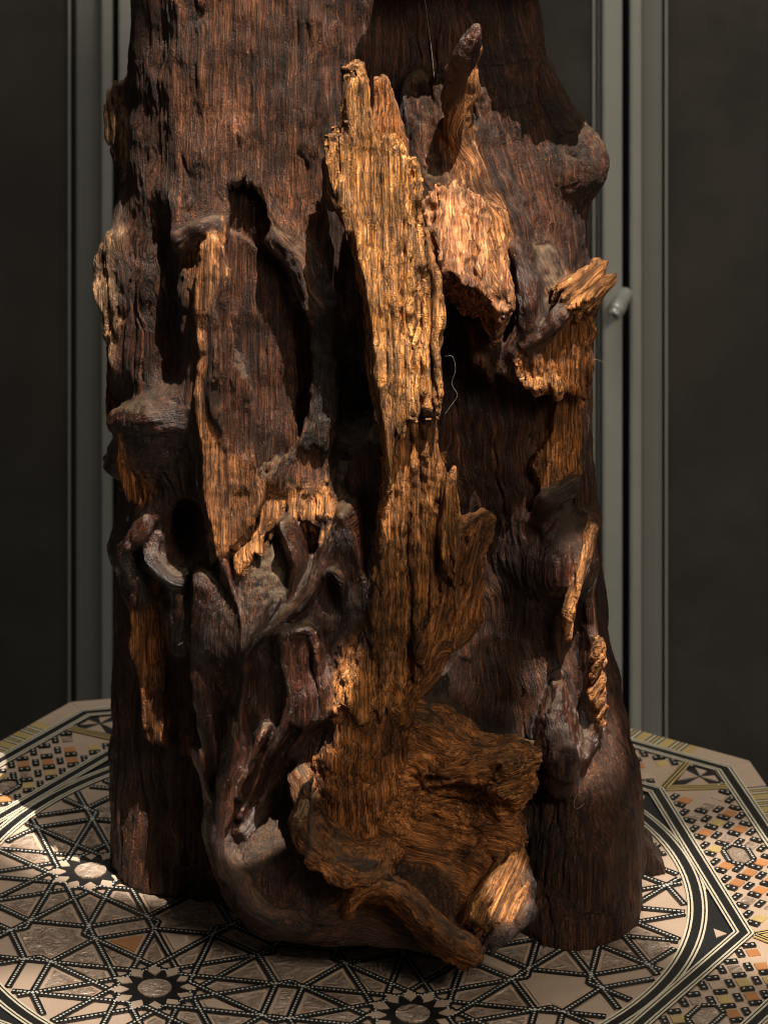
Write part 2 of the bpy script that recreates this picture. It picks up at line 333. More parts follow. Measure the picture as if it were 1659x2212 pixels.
tube('root_ridge', SKIN, [(478, 1205, -6.2, 3.0), (500, 1265, -6.6, 3.8), (520, 1330, -7.2, 4.7), (528, 1400, -7.8, 5.5)], k=2.5, web=2.3, grow=.27, wdir=(.05, .95, -.3), lump=.0005)
tube('root_ridge', SKIN, [(700, 1250, -8.4, 3.0), (722, 1240, -8.7, 3.8), (745, 1272, -8.6, 4.7), (750, 1340, -8.3, 5.5), (738, 1420, -8.0, 5.5)], k=2.5, web=2.3, grow=.27, wdir=(.05, .95, -.3), lump=.0005)
tube('root_ridge', SKIN, [(612, 1140, -7.0, 3.0), (622, 1168, -7.3, 3.8), (632, 1230, -7.2, 4.7), (626, 1292, -7.0, 5.5)], k=2.5, web=2.3, grow=.27, wdir=(.05, .95, -.3), lump=.0005)
tube('root_ridge', SKIN, [(600, 1296, -7.6, 3.0), (582, 1332, -8.0, 3.8), (562, 1376, -8.2, 4.7)], k=2.5, web=2.3, grow=.27, wdir=(.05, .95, -.3), lump=.0005)
tube('root_ridge', SKIN, [(728, 1500, -8.6, 3.0), (742, 1455, -8.2, 3.8), (748, 1400, -7.8, 4.7)], k=2.5, web=2.3, grow=.27, wdir=(.05, .95, -.3), lump=.0005)
tube('root_ridge', SKIN, [(436, 1625, -5.2, 3.0), (447, 1692, -5.6, 3.8), (468, 1748, -6.2, 4.7)], k=2.5, web=2.3, grow=.27, wdir=(.05, .95, -.3), lump=.0005)
# ---- big central splinter: proud upper layer, recessed lower layer
slab('splinter_plank', OCHRE, [(706, 332), (722, 296), (742, 284), (757, 258), (754, 196), (773, 150), (794, 172), (806, 240), (818, 300), (850, 300), (882, 350), (905, 395), (918, 460), (945, 600), (960, 700), (958, 800), (955, 885), (915, 880), (880, 905), (850, 990), (846, 1060), (834, 960), (812, 850), (797, 700), (777, 560), (742, 460), (716, 400)], -8.9, dyu=.30, dyv=-.32, thick=2.2, k=2, spl=.009, relief=.0034, rfreq=1.5)
slab('splinter_plank', BROWN, [(806, 250), (812, 176), (842, 170), (852, 215), (872, 300), (900, 420), (900, 600), (850, 600), (820, 420)], -6.6, dyv=-.38, thick=1.6, k=2, spl=.004, relief=.002)
slab('splinter_plank', FRESH, [(868, 340), (895, 385), (918, 450), (945, 600), (920, 640), (890, 500)], -8.2, dyv=-.38, dyu=.5, thick=2.2, k=2, spl=.008, relief=.004)
slab('splinter_core', dict(SHELL, col=(.38, .185, .066)), [(820, 820), (955, 820), (950, 900), (942, 975), (965, 1040), (985, 1130), (985, 1250), (1000, 1330), (940, 1410), (900, 1480), (868, 1540), (740, 1540), (770, 1460), (805, 1350), (818, 1200), (840, 1080), (846, 1020)], -9.1, dyu=.25, dyv=-.10, thick=5, k=4, spl=.006, relief=.0040)
slab('splinter_core', FRESH, [(962, 1042), (980, 1035), (993, 1120), (990, 1205), (980, 1270), (966, 1200)], -9.9, thick=1.6, k=2, spl=.004, relief=.002)
slab('splinter_core', BROWN, [(985, 1160), (1010, 1150), (1040, 1132), (1062, 1124), (1064, 1150), (1050, 1210), (1040, 1290), (1034, 1340), (1000, 1378), (945, 1408), (925, 1440), (900, 1380), (960, 1280)], -9.0, dyu=.5, dyv=-.1, thick=2.2, k=4, spl=.004, relief=.0045, grain=(.3, 0, 1), rfreq=1.5)
tube('splinter_core', FRESH, [(1000, 1190, -8.3, 16), (1035, 1160, -8.6, 15), (1060, 1130, -8.8, 9)], k=4)
tube('splinter_core', BROWN, [(1030, 1310, -8.4, 10), (1000, 1370, -8.8, 14), (950, 1400, -9.0, 16), (930, 1450, -8.8, 18), (880, 1500, -8.6, 20), (870, 1540, -8.4, 16)], k=5)
tube('splinter_core', SHELL, [(810, 1350, -7.6, 56), (795, 1450, -7.8, 72), (775, 1560, -7.6, 92), (775, 1680, -6.8, 104), (785, 1800, -6.2, 104), (800, 1880, -6.2, 90)], k=14, fy=1.35)
# ---- upper right: horn, crumbling block, cave
tube('horn', SKIN, [(1030, 60, -7.2, 9), (1014, 95, -6.9, 21), (996, 145, -6.1, 27), (978, 190, -5.0, 23), (968, 225, -4.0, 15)], k=4, fy=1.6, lump=.001)
tube('horn', SMOOTHT, [(1032, 110, -5.2, 8), (1014, 175, -4.6, 20), (990, 240, -4.0, 28), (992, 310, -3.6, 34), (1018, 385, -3.8, 38), (1056, 450, -4.0, 38), (1085, 520, -4.2, 30)], k=4, lump=.0012)
tube('horn', BARK, [(1035, 200, -2.8, 18), (1052, 300, -2.8, 26), (1085, 390, -3.4, 30), (1115, 470, -4.0, 28), (1128, 560, -4.4, 24), (1138, 640, -5.0, 26), (1135, 720, -5.0, 26), (1110, 800, -4.4, 30)], k=7, lump=.0012)
tube('horn', SKIN, [(1108, 540, -5.0, 10), (1130, 590, -5.5, 14), (1142, 650, -5.8, 17), (1138, 710, -5.4, 14)], k=6, lump=.0012)
slab('crumbling_block', CRUMB, [(918, 432), (960, 402), (985, 392), (1012, 405), (1060, 440), (1085, 440), (1095, 510), (1100, 560), (1106, 640), (1086, 684), (1058, 650), (1012, 622), (985, 582), (955, 580), (930, 490)], -7.4, dyu=.10, dyv=-1.5, thick=4.4, k=3, spl=.004, relief=.004, rfreq=1.4)
slab('crumbling_block', FRESH, [(1030, 440), (1088, 440), (1100, 560), (1104, 660), (1060, 640), (1030, 540)], -7.6, dyu=.7, dyv=-1.3, thick=3.0, k=3, spl=.006, relief=.003, grain=(.25, 0, -1))
tube('crumbling_block', PORE, [(905, 190, -1.2, 36), (915, 260, -1.8, 44), (925, 340, -2.6, 46), (945, 400, -3.6, 42)], k=8)
tube('crumbling_block', PORE, [(945, 170, -2.2, 14), (950, 240, -2.8, 16), (955, 330, -3.6, 16), (965, 390, -4.4, 18)], k=4)
slab('crumbling_block', PORE, [(1000, 720), (1060, 690), (1088, 720), (1085, 790), (1060, 830), (1020, 800)], -4.6, dyv=-.3, thick=3, k=6, spl=.004, relief=.003)
# ---- right stub
tube('right_stub', DUSTY, [(1150, 580, -2.6, 50), (1180, 640, -3.2, 48), (1190, 700, -3.8, 40)], k=12, lump=.002)
tube('right_stub', SKIN, [(1155, 740, -5.4, 16), (1190, 700, -5.7, 20), (1225, 660, -5.6, 22), (1240, 620, -5.0, 24)], k=6, lump=.002)
slab('right_stub', FRESH, [(1216, 604), (1245, 582), (1272, 566), (1302, 563), (1304, 580), (1318, 596), (1308, 640), (1290, 668), (1262, 664), (1228, 640)], -5.6, dyu=.3, dyv=-1.1, thick=3.4, k=2, spl=.007, relief=.0042, grain=(.75, .1, .75))
slab('right_stub', BROWN, [(1145, 760), (1190, 720), (1235, 672), (1290, 655), (1284, 700), (1280, 790), (1262, 850), (1232, 860), (1200, 822), (1160, 832), (1122, 822), (1122, 790)], -5.2, dyu=.35, dyv=.25, thick=3.6, k=4, spl=.004, relief=.003)
slab('right_stub', FRESH, [(1126, 806), (1160, 815), (1200, 795), (1222, 830), (1205, 850), (1190, 830), (1150, 842)], -5.7, dyv=-1, thick=1.2, k=2, spl=.004, relief=.002)
slab('right_stub', BROWN, [(1210, 850), (1265, 850), (1258, 960), (1262, 1030), (1230, 1070), (1180, 1060), (1160, 1000), (1190, 930)], -3.6, dyu=.3, thick=3, k=6, spl=.004, relief=.003)
slab('right_stub', BARK, [(1240, 1060), (1268, 1020), (1285, 1075), (1290, 1130), (1260, 1130)], -2.6, thick=2, k=4, spl=.003)
tube('right_stub', SKIN, [(1160, 1120, -3.6, 18), (1190, 1085, -4.2, 22), (1235, 1060, -4.2, 20)], k=6, lump=.002)
# ---- right bulge, ridges
blob('right_bulge', SKIN, 1210, 1190, -1.6, 78, 3.2, 105, k=14)
tube('right_bulge', FRESH, [(1276, 1140, -3.4, 4), (1256, 1230, -4.7, 6), (1240, 1310, -5.1, 5), (1226, 1380, -4.7, 3)], k=2, web=.6, grow=.3)
tube('right_bulge', SKIN, [(1266, 1130, -2.8, 8), (1270, 1220, -2.6, 10), (1276, 1350, -2.6, 12), (1284, 1450, -2.8, 14), (1284, 1560, -3.4, 12), (1262, 1615, -4.0, 10)], k=9, web=2, grow=.25, wdir=(-.2, 1, -.1), lump=.0008)
slab('right_bulge', FRESH, [(1276, 1400), (1290, 1385), (1298, 1470), (1298, 1560), (1286, 1580), (1276, 1500)], -4.0, thick=1, k=3, spl=.003, relief=.002, grain=(.6, 0, .8))
tube('right_bulge', SKIN, [(1205, 1495, -4.6, 8), (1205, 1560, -5.2, 26), (1210, 1640, -5.6, 32), (1218, 1700, -5.0, 24)], k=6, web=2.5, grow=.15, wdir=(0, 1, -.1), lump=.0015)
tube('right_bulge', SKIN, [(1270, 1610, -3.8, 16), (1245, 1640, -4.6, 14), (1235, 1700, -4.9, 8)], k=6, web=2, grow=.2, wdir=(0, 1, -.1), lump=.0015)
# ---- burl at the foot
B_ = 'burl'
blob(B_, BARK, 690, 1850, -4.4, 225, 5.4, 150, k=14)
blob(B_, BARK, 900, 1880, -5.4, 195, 4.8, 120, k=14)
tube(B_, BARK, [(585, 1985, -7.6, 34), (680, 1975, -8.8, 44), (790, 1985, -9.6, 42), (900, 2020, -10.2, 36), (1000, 2050, -10.8, 30)], k=14)
tube(B_, BARK, [(468, 1800, -7.8, 9), (466, 1840, -8.2, 10), (478, 1885, -8.8, 11), (506, 1918, -9.2, 12), (535, 1960, -9.6, 13), (590, 1995, -9.9, 14), (650, 1990, -10, 16)], k=6, web=3.6, grow=.38, wdir=(.25, 1, -.05), lump=.0012)
slab('burl_shell', SHELL, [(860, 1562), (900, 1556), (950, 1566), (984, 1600), (1010, 1634), (1064, 1642), (1105, 1640), (1128, 1660), (1128, 1720), (1108, 1760), (1118, 1810), (1120, 1850), (1050, 1960), (980, 1975), (900, 1930), (840, 1880), (820, 1780), (830, 1650)], -8.8, dyu=-.30, dyv=-.42, thick=5, k=12, spl=.003, relief=.0014, rfreq=1.8, grain=(1, 0, -.3), edge=.004)
slab('burl_shell', SHELL, [(1010, 1640), (1070, 1645), (1105, 1638), (1134, 1658), (1132, 1715), (1100, 1750), (1040, 1735), (950, 1720), (930, 1680)], -9.7, dyu=-.35, dyv=-.5, thick=3, k=15, spl=.007, relief=.0022, rfreq=1.5, grain=(1, 0, .15))
slab('burl_shell', FRESH, [(1088, 1642), (1108, 1636), (1136, 1658), (1134, 1712), (1105, 1742), (1080, 1720)], -10.5, dyu=-.3, dyv=-.5, thick=1.6, k=4, spl=.009, relief=.004, grain=(1, 0, .25))
blob('burl_shell', SHELL, 965, 1800, -11.2, 125, 3.4, 92, k=10, op='sub', roll=-15)
slab('burl_rim', FRESH, [(1108, 1838), (1130, 1826), (1138, 1930), (1136, 1968), (1090, 2012), (1050, 2014), (1010, 1995), (1030, 1940), (1070, 1880)], -11.4, dyu=.3, dyv=-1.1, thick=3.6, k=5, spl=.005, relief=.004, grain=(.5, 0, 1))
tube('burl_rim', SKIN, [(1132, 1860, -10.2, 7), (1142, 1930, -10.8, 10), (1138, 1975, -11.4, 12), (1095, 2018, -12.0, 13), (1058, 2040, -12.4, 18), (1038, 2068, -12.6, 18)], k=4, lump=.0035)
tube('burl_rim', BROWN, [(752, 1974, -10.8, 4), (775, 1948, -11.3, 9), (812, 1928, -11.8, 14), (850, 1924, -12.1, 17), (892, 1953, -12.4, 18), (950, 2010, -12.8, 19), (1015, 2062, -13.0, 18)], k=4, web=1.8, grow=.25, wdir=(-.15, .9, -.45), lump=.0022)
blob(B_, BARK, 588, 1825, -12.6, 78, 6.4, 128, k=10, op='sub', roll=22)
blob(B_, BARK, 668, 1655, -10.6, 30, 3.0, 85, k=6, op='sub', roll=38)
tube('burl_rim', BROWN, [(657, 1703, -9.6, 9), (640, 1758, -10.4, 13), (660, 1815, -11.0, 16), (704, 1868, -11.4, 17), (752, 1902, -11.6, 16), (810, 1905, -11.5, 13), (838, 1900, -11.3, 10)], k=4, web=2.4, grow=.15, wdir=(.1, 1, .05), lump=.0024)
tube(B_, BARK, [(690, 1680, -10.2, 5), (684, 1740, -10.4, 8), (706, 1805, -10.9, 10), (742, 1850, -11.1, 12), (790, 1868, -11.0, 11), (815, 1862, -10.6, 6)], k=3, op='sub')
tube('burl_rim', PALE, [(655, 1708, -10.0, 9), (662, 1730, -10.6, 11), (648, 1765, -11.0, 10)], k=4, lump=.0035)
tube('burl_rim', SKIN, [(668, 1695, -9.6, 4), (690, 1660, -9.6, 5), (715, 1625, -9.2, 5)], k=3, lump=.0035)
tube(B_, BARK, [(840, 1902, -11.6, 8), (880, 1918, -11.9, 12), (930, 1958, -12.2, 17), (985, 1998, -12.5, 19), (1028, 2022, -12.7, 11)], k=3, op='sub')
blob(B_, BARK, 868, 1610, -10.2, 12, 1.6, 26, k=3, op='sub')

def smin(a, b, k):
    h = np.maximum(k-np.abs(a-b), 0)/k
    return np.minimum(a, b)-h*h*k*.25
def field(p):
    d = np.full(len(p), .05, np.float32); plo, phi_ = p.min(0), p.max(0)
    for s in prims:
        if (s.lo > phi_).any() or (s.hi < plo).any(): continue
        m = ((p >= s.lo) & (p <= s.hi)).all(1)
        if not m.any(): continue
        idx = np.nonzero(m)[0]; di = s.f(p[idx]).astype(np.float32)
        if s.op == 'add': d[idx] = smin(d[idx], di, s.k)
        else: d[idx] = -smin(-d[idx], di, s.k)
    return np.maximum(d, -(p[:, 2]-0.0005))
CO = 4
dims = np.ceil((GMAX-GMIN)/(VOX*CO)).astype(int)
ax = [GMIN[i]+np.arange(dims[i]+1)*VOX*CO for i in range(3)]
GP = np.stack(np.meshgrid(*ax, indexing='ij'), -1).reshape(-1, 3).astype(np.float32)
def warp(p):
    return np.stack([.0026*noise(p*34, 31)+.0014*noise(p*80, 32), .0026*noise(p*34, 33)+.0014*noise(p*80, 34), .003*noise(p*25, 35)], -1)
wc = par(warp, GP)
shp = tuple(dims+1)
dc = par(field, (GP+wc).astype(np.float32)).reshape(shp); wc = wc.reshape(shp+(3,))
mean = 0
for a in (0, 1):
    for b in (0, 1):
        for c in (0, 1):
            mean = mean+dc[a:a+dims[0], b:b+dims[1], c:c+dims[2]]/8
cell = np.abs(mean) < VOX*CO*1.0
fd = dims*CO+1
F = np.empty(tuple(fd), np.float32)
F[...] = np.repeat(np.repeat(np.repeat(dc, CO, 0), CO, 1), CO, 2)[:fd[0], :fd[1], :fd[2]]
ci = np.argwhere(cell)
loc = np.stack(np.meshgrid(*[np.arange(CO)]*3, indexing='ij'), -1).reshape(-1, 3)
ci = ci[np.lexsort((ci[:, 0]//10, ci[:, 1]//10, ci[:, 2]//10))]
def refine(cc):
    fi = (cc[:, None, :]*CO+loc[None]).reshape(-1, 3)
    fr = np.tile((loc/CO).astype(np.float32), (len(cc), 1)); base = np.repeat(cc, len(loc), 0)
    wv = 0
    for a in (0, 1):
        for b in (0, 1):
            for c in (0, 1):
                ww = (fr[:, 0] if a else 1-fr[:, 0])*(fr[:, 1] if b else 1-fr[:, 1])*(fr[:, 2] if c else 1-fr[:, 2])
                wv = wv+ww[:, None]*wc[base[:, 0]+a, base[:, 1]+b, base[:, 2]+c]
    F[fi[:, 0], fi[:, 1], fi[:, 2]] = field(((GMIN+fi*VOX)+wv).astype(np.float32))
    return np.zeros(1)
list(POOL.map(refine, [ci[k:k+1500] for k in range(0, len(ci), 1500)]))
print('field', time.time()-T0, len(ci)*CO**3)
# ---- surface nets
I = F < 0
nx, ny, nz = F.shape
cnt = np.zeros((nx-1, ny-1, nz-1), np.uint8)
for a in (0, 1):
    for b in (0, 1):
        for c in (0, 1):
            cnt += I[a:nx-1+a, b:ny-1+b, c:nz-1+c]
act = np.argwhere((cnt > 0) & (cnt < 8)); del cnt
vid = np.full((nx-1, ny-1, nz-1), -1, np.int32); vid[act[:, 0], act[:, 1], act[:, 2]] = np.arange(len(act))
corner = np.array([(a, b, c) for a in (0, 1) for b in (0, 1) for c in (0, 1)])
cv = np.stack([F[act[:, 0]+a, act[:, 1]+b, act[:, 2]+c] for a, b, c in corner], 1)
acc = np.zeros((len(act), 3), np.float32); num = np.zeros(len(act), np.float32)
for i in range(8):
    for j in range(i+1, 8):
        if np.abs(corner[i]-corner[j]).sum() != 1: continue
        m = (cv[:, i] < 0) != (cv[:, j] < 0)
        t = cv[m, i]/(cv[m, i]-cv[m, j])
        acc[m] += corner[i]+t[:, None]*(corner[j]-corner[i]); num[m] += 1
V = (GMIN+(act+acc/num[:, None])*VOX).astype(np.float32)
quads = []
for ax_ in range(3):
    sl0 = [slice(1, -1)]*3; sl1 = [slice(1, -1)]*3; sl0[ax_] = slice(0, -1); sl1[ax_] = slice(1, None)
    A0 = I[tuple(sl0)]; A1 = I[tuple(sl1)]
    e = np.argwhere(A0 != A1); flip = A0[e[:, 0], e[:, 1], e[:, 2]]
    base = e.copy(); o1, o2 = [(1, 2), (2, 0), (0, 1)][ax_]
    base[:, o1] += 1; base[:, o2] += 1
    def at(d1, d2):
        q = base.copy(); q[:, o1] -= d1; q[:, o2] -= d2
        return vid[q[:, 0], q[:, 1], q[:, 2]]
    q = np.stack([at(1, 1), at(0, 1), at(0, 0), at(1, 0)], 1)
    q[~flip] = q[~flip][:, ::-1]
    quads.append(q)
Q = np.concatenate(quads); Q = Q[(Q >= 0).all(1)]
del F, I, vid
def vnormals(V):
    n = np.cross(V[Q[:, 2]]-V[Q[:, 0]], V[Q[:, 3]]-V[Q[:, 1]])
    out = np.stack([sum(np.bincount(Q[:, k], n[:, c], len(V)) for k in range(4)) for c in range(3)], 1)
    return (out/np.maximum(np.linalg.norm(out, axis=1), 1e-12)[:, None]).astype(np.float32)
print('mesh', time.time()-T0, len(V), len(Q))
# ---- which piece owns each point, its grain frame and its surface
parts = []; 
for s in prims:
    if s.op == 'add' and s.part not in parts: parts.append(s.part)
best = np.full(len(V), 9, np.float32); own = np.zeros(len(V), np.int16); G = np.zeros((len(V), 3), np.float32)
wsum = np.full(len(V), 1e-6, np.float32); colr = np.zeros((len(V), 3), np.float32); am = np.zeros((len(V), 4), np.float32)
wq = par(warp, V); Vw = V+wq
def survey(s):
    if s.op != 'add': return None
    idx = np.nonzero(((Vw >= s.lo) & (Vw <= s.hi)).all(1))[0]
    if not len(idx): return None
    return (s, idx)+s.f(Vw[idx], True)
for r_ in POOL.map(survey, prims):
    if r_ is None: continue
    s, idx, d, g = r_
    wt = np.exp(-np.clip(d, -.004, .03)/.0011)
    wsum[idx] += wt; colr[idx] += wt[:, None]*np.array(s.mat['col'], np.float32)
    am[idx] += wt[:, None]*np.array([s.mat['fib'], s.mat['cru'], s.mat['gloss'], s.mat['dust']], np.float32)
    bt = d < best[idx]; ii = idx[bt]
    best[ii] = d[bt]; own[ii] = parts.index(s.part); G[ii] = g[bt]
for s in prims:                                          # hollows keep the skin they were given
    if s.op != 'sub': continue
    idx = np.nonzero(((Vw >= s.lo) & (Vw <= s.hi)).all(1))[0]
    if not len(idx): continue
    d = s.f(Vw[idx]); wt = np.clip(1.3-np.abs(d)/.0016, 0, 1)[:, None]
    q_ = np.array([s.mat['fib'], s.mat['cru'], s.mat['gloss'], s.mat['dust']], np.float32)
    colr[idx] = colr[idx]*(1-wt)+wt*wsum[idx][:, None]*np.array(s.mat['col'], np.float32)
    am[idx] = am[idx]*(1-wt)+wt*wsum[idx][:, None]*q_
G -= .85*wq
colr /= wsum[:, None]; am /= wsum[:, None]
nrm = vnormals(V)
def relief_of(q):
    G_, V_, a_ = q[:, :3], q[:, 3:6], q[:, 6:]
    rid = lambda n: 1-2.2*np.abs(n)                       # sharp crests
    fib = rid(noise(G_*N(190, 190, 9), 41))+.8*rid(noise(G_*N(360, 360, 17), 42))+.5*noise(G_*N(520, 520, 60), 48)
    fib2 = np.abs(noise(G_*N(95, 95, 6), 43)); crack = (fib2 < .10)*(1-fib2/.10)
    cru = fbm(G_*N(170, 170, 150), 3, 44)
    pit = np.clip(noise(V_*N(260, 260, 45), 47)-.42, 0, 1)*(a_[:, 1]*1.5+.0012)+np.clip(noise(V_*N(120, 120, 60), 49)-.5, 0, 1)*a_[:, 1]*4
    patch = .2+1.25*np.clip(.5+1.2*noise(V_*N(34, 34, 20), 50), 0, 1)
    return patch*a_[:, 0]*(.34*fib-.75*crack)+a_[:, 1]*.8*cru-pit
disp = par(relief_of, np.c_[G, V, am*np.c_[1-.85*nrm[:, 2:3]**2, np.ones((len(V), 3), np.float32)]])
V = V+nrm*disp[:, None]
V[:, 2] = np.maximum(V[:, 2], .0006)
nrm = vnormals(V)
# ---- material
wood, nt, b = new_mat('weathered_wood')
ac = nd(nt, 'ShaderNodeAttribute', attribute_name='wood_colour'); ag = nd(nt, 'ShaderNodeAttribute', attribute_name='grain'); asf = nd(nt, 'ShaderNodeAttribute', attribute_name='surface')
sep = nd(nt, 'ShaderNodeSeparateXYZ', {0: asf.outputs['Vector']})           # fibre, gloss, dust
def gn(scale, zs, detail=4, rough=.6, dist=0):
    mp = nd(nt, 'ShaderNodeVectorMath', {0: ag.outputs['Vector'], 1: (scale, scale, scale*zs)}, operation='MULTIPLY')
    return nd(nt, 'ShaderNodeTexNoise', {'Vector': mp.outputs[0], 'Scale': 1.0, 'Detail': detail, 'Roughness': rough, 'Distortion': dist}).outputs[0]
s1 = gn(620, .018, 4, .7); s2 = gn(1400, .04, 3, .7); s3 = gn(150, .07, 5, .72, .3); s4 = gn(1500, .5, 2, .7)
pos = nd(nt, 'ShaderNodeNewGeometry')
col = mixc(nt, 1.0, ac.outputs['Color'], mixc(nt, ramp(nt, s1, .32, .70), (.30, .28, .27), (1.85, 1.75, 1.65)), 'MULTIPLY')
n5 = nd(nt, 'ShaderNodeTexNoise', {'Vector': pos.outputs['Position'], 'Scale': 26.0, 'Detail': 7.0, 'Roughness': .68, 'Distortion': .4}).outputs[0]
col = mixc(nt, 1.0, col, mixc(nt, ramp(nt, n5, .36, .62), (.42, .40, .42), (1.2, 1.15, 1.1)), 'MULTIPLY')
col = mixc(nt, 1.0, col, mixc(nt, ramp(nt, s3, .32, .68), (.42, .38, .38), (1.45, 1.35, 1.25)), 'MULTIPLY')
col = mixc(nt, 1.0, col, mixc(nt, ramp(nt, s2, .36, .64), (.45, .43, .42), (1.5, 1.45, 1.4)), 'MULTIPLY')
# thin warm streaks where the dark skin has worn through, and specks of pale fibre
worn = math_n(nt, 'MULTIPLY', ramp(nt, s1, .55, .66), math_n(nt, 'MULTIPLY', ramp(nt, s3, .46, .60), ramp(nt, s2, .45, .58)))
col = mixc(nt, math_n(nt, 'MULTIPLY', worn, .6), col, (.30, .135, .058))
spk = nd(nt, 'ShaderNodeTexNoise', {'Vector': pos.outputs['Position'], 'Scale': 900.0, 'Detail': 2.0, 'Roughness': .8}).outputs[0]
col = mixc(nt, math_n(nt, 'MULTIPLY', ramp(nt, spk, .64, .72), .5), col, (.36, .24, .13))
col = mixc(nt, math_n(nt, 'MULTIPLY', ramp(nt, spk, .36, .28), .8), col, (.010, .007, .006))
# dust lying on what faces up
nz_ = nd(nt, 'ShaderNodeSeparateXYZ', {0: pos.outputs['Normal']}).outputs[2]
dn_ = nd(nt, 'ShaderNodeTexNoise', {'Vector': pos.outputs['Position'], 'Scale': 90.0, 'Detail': 5.0, 'Roughness': .7}).outputs[0]
du = math_n(nt, 'MULTIPLY', ramp(nt, math_n(nt, 'ADD', nz_, math_n(nt, 'MULTIPLY', math_n(nt, 'SUBTRACT', dn_, .5), 1.1)), .38, 1.02), math_n(nt, 'MULTIPLY', sep.outputs[2], .66), True)
col = mixc(nt, du, col, (.27, .205, .115))
nt.links.new(col, b.inputs['Base Color'])
rg = math_n(nt, 'SUBTRACT', .86, math_n(nt, 'MULTIPLY', sep.outputs[1], .52))
rg = math_n(nt, 'ADD', rg, math_n(nt, 'ADD', math_n(nt, 'MULTIPLY', math_n(nt, 'SUBTRACT', s2, .5), .4), math_n(nt, 'MULTIPLY', du, .4)), True)
nt.links.new(rg, b.inputs['Roughness']); nt.links.new(math_n(nt, 'ADD', .25, math_n(nt, 'MULTIPLY', sep.outputs[1], .5)), b.inputs['Specular IOR Level'])
h = math_n(nt, 'ADD', math_n(nt, 'MULTIPLY', s2, .55), math_n(nt, 'ADD', math_n(nt, 'MULTIPLY', s1, .8), math_n(nt, 'MULTIPLY', s4, .45)))
h = math_n(nt, 'MULTIPLY', h, math_n(nt, 'ADD', math_n(nt, 'MULTIPLY', sep.outputs[0], .8), .22))
bp = nd(nt, 'ShaderNodeBump', {'Height': h, 'Strength': 1.0, 'Distance': .0034}); nt.links.new(bp.outputs[0], b.inputs['Normal'])

trunk = empty('driftwood_trunk', (0.02, 0.04, 0.0))
tagp(trunk, 'dark weathered driftwood trunk with orange splintered wood standing on the inlaid table', 'driftwood')
fown = own[Q].max(1)
PLAB = {'splinter_plank': 'long upright ochre splinter with jagged tips', 'broken_slab': 'flat broken branch face with worm-eaten dark wood', 'burl_shell': 'rough brown curled burl shell', 'crumbling_block': 'pale orange crumbling wood under the horn', 'horn': 'curved horn of wood with purple-brown tip', 'right_stub': 'dusty broken side branch with pale splintered end', 'fractured_step': 'orange fibrous fracture above the roots'}
def islands(fq):
    """split faces into connected pieces, tiny crumbs staying with the largest"""
    ids, inv = np.unique(fq, return_inverse=True); inv = inv.reshape(-1, 4); lab = np.arange(len(ids))
    while True:
        m = lab[inv].min(1); new = lab.copy()
        for k in range(4): np.minimum.at(new, inv[:, k], m)
        new = new[new]
        if (new == lab).all(): break
        lab = new
    fl = lab[inv[:, 0]]; u_, c_ = np.unique(fl, return_counts=True); big = u_[c_.argmax()]
    for u1, c1 in zip(u_, c_):
        if c1 < 25: fl[fl == u1] = big
    return [fq[fl == u1] for u1 in np.unique(fl)]
for pi, pn in enumerate(parts):
    fq = Q[fown == pi]
    if not len(fq): continue
    split = '#' in pn; pn = pn.split('#')[0]
    for fq in (islands(fq) if split else [fq]):
        ids, inv = np.unique(fq, return_inverse=True); inv = inv.reshape(-1, 4)
        me = bpy.data.meshes.new(pn); me.vertices.add(len(ids)); me.vertices.foreach_set('co', (V[ids]-np.array([.02, .04, 0], np.float32)).ravel())
        me.loops.add(inv.size); me.loops.foreach_set('vertex_index', inv.ravel().astype(np.int32))
        me.polygons.add(len(inv)); me.polygons.foreach_set('loop_start', np.arange(len(inv), dtype=np.int32)*4); me.polygons.foreach_set('loop_total', np.full(len(inv), 4, np.int32))
        me.update(calc_edges=True); me.polygons.foreach_set('use_smooth', np.ones(len(inv), bool))
        a = me.attributes.new('wood_colour', 'FLOAT_COLOR', 'POINT'); a.data.foreach_set('color', np.c_[colr[ids], np.ones(len(ids))].astype(np.float32).ravel())
        a = me.attributes.new('grain', 'FLOAT_VECTOR', 'POINT'); a.data.foreach_set('vector', (G[ids]+pi*.37).astype(np.float32).ravel())
        a = me.attributes.new('surface', 'FLOAT_VECTOR', 'POINT'); a.data.foreach_set('vector', np.c_[am[ids, 0]/.003, am[ids, 2], am[ids, 3]].astype(np.float32).ravel())
        me.normals_split_custom_set_from_vertices(nrm[ids].tolist())
        me.materials.append(wood)
        o = bpy.data.objects.new(pn, me); C.objects.link(o); o.parent = trunk
        if pn in PLAB: o['label'] = PLAB[pn]
print('wood', time.time()-T0)
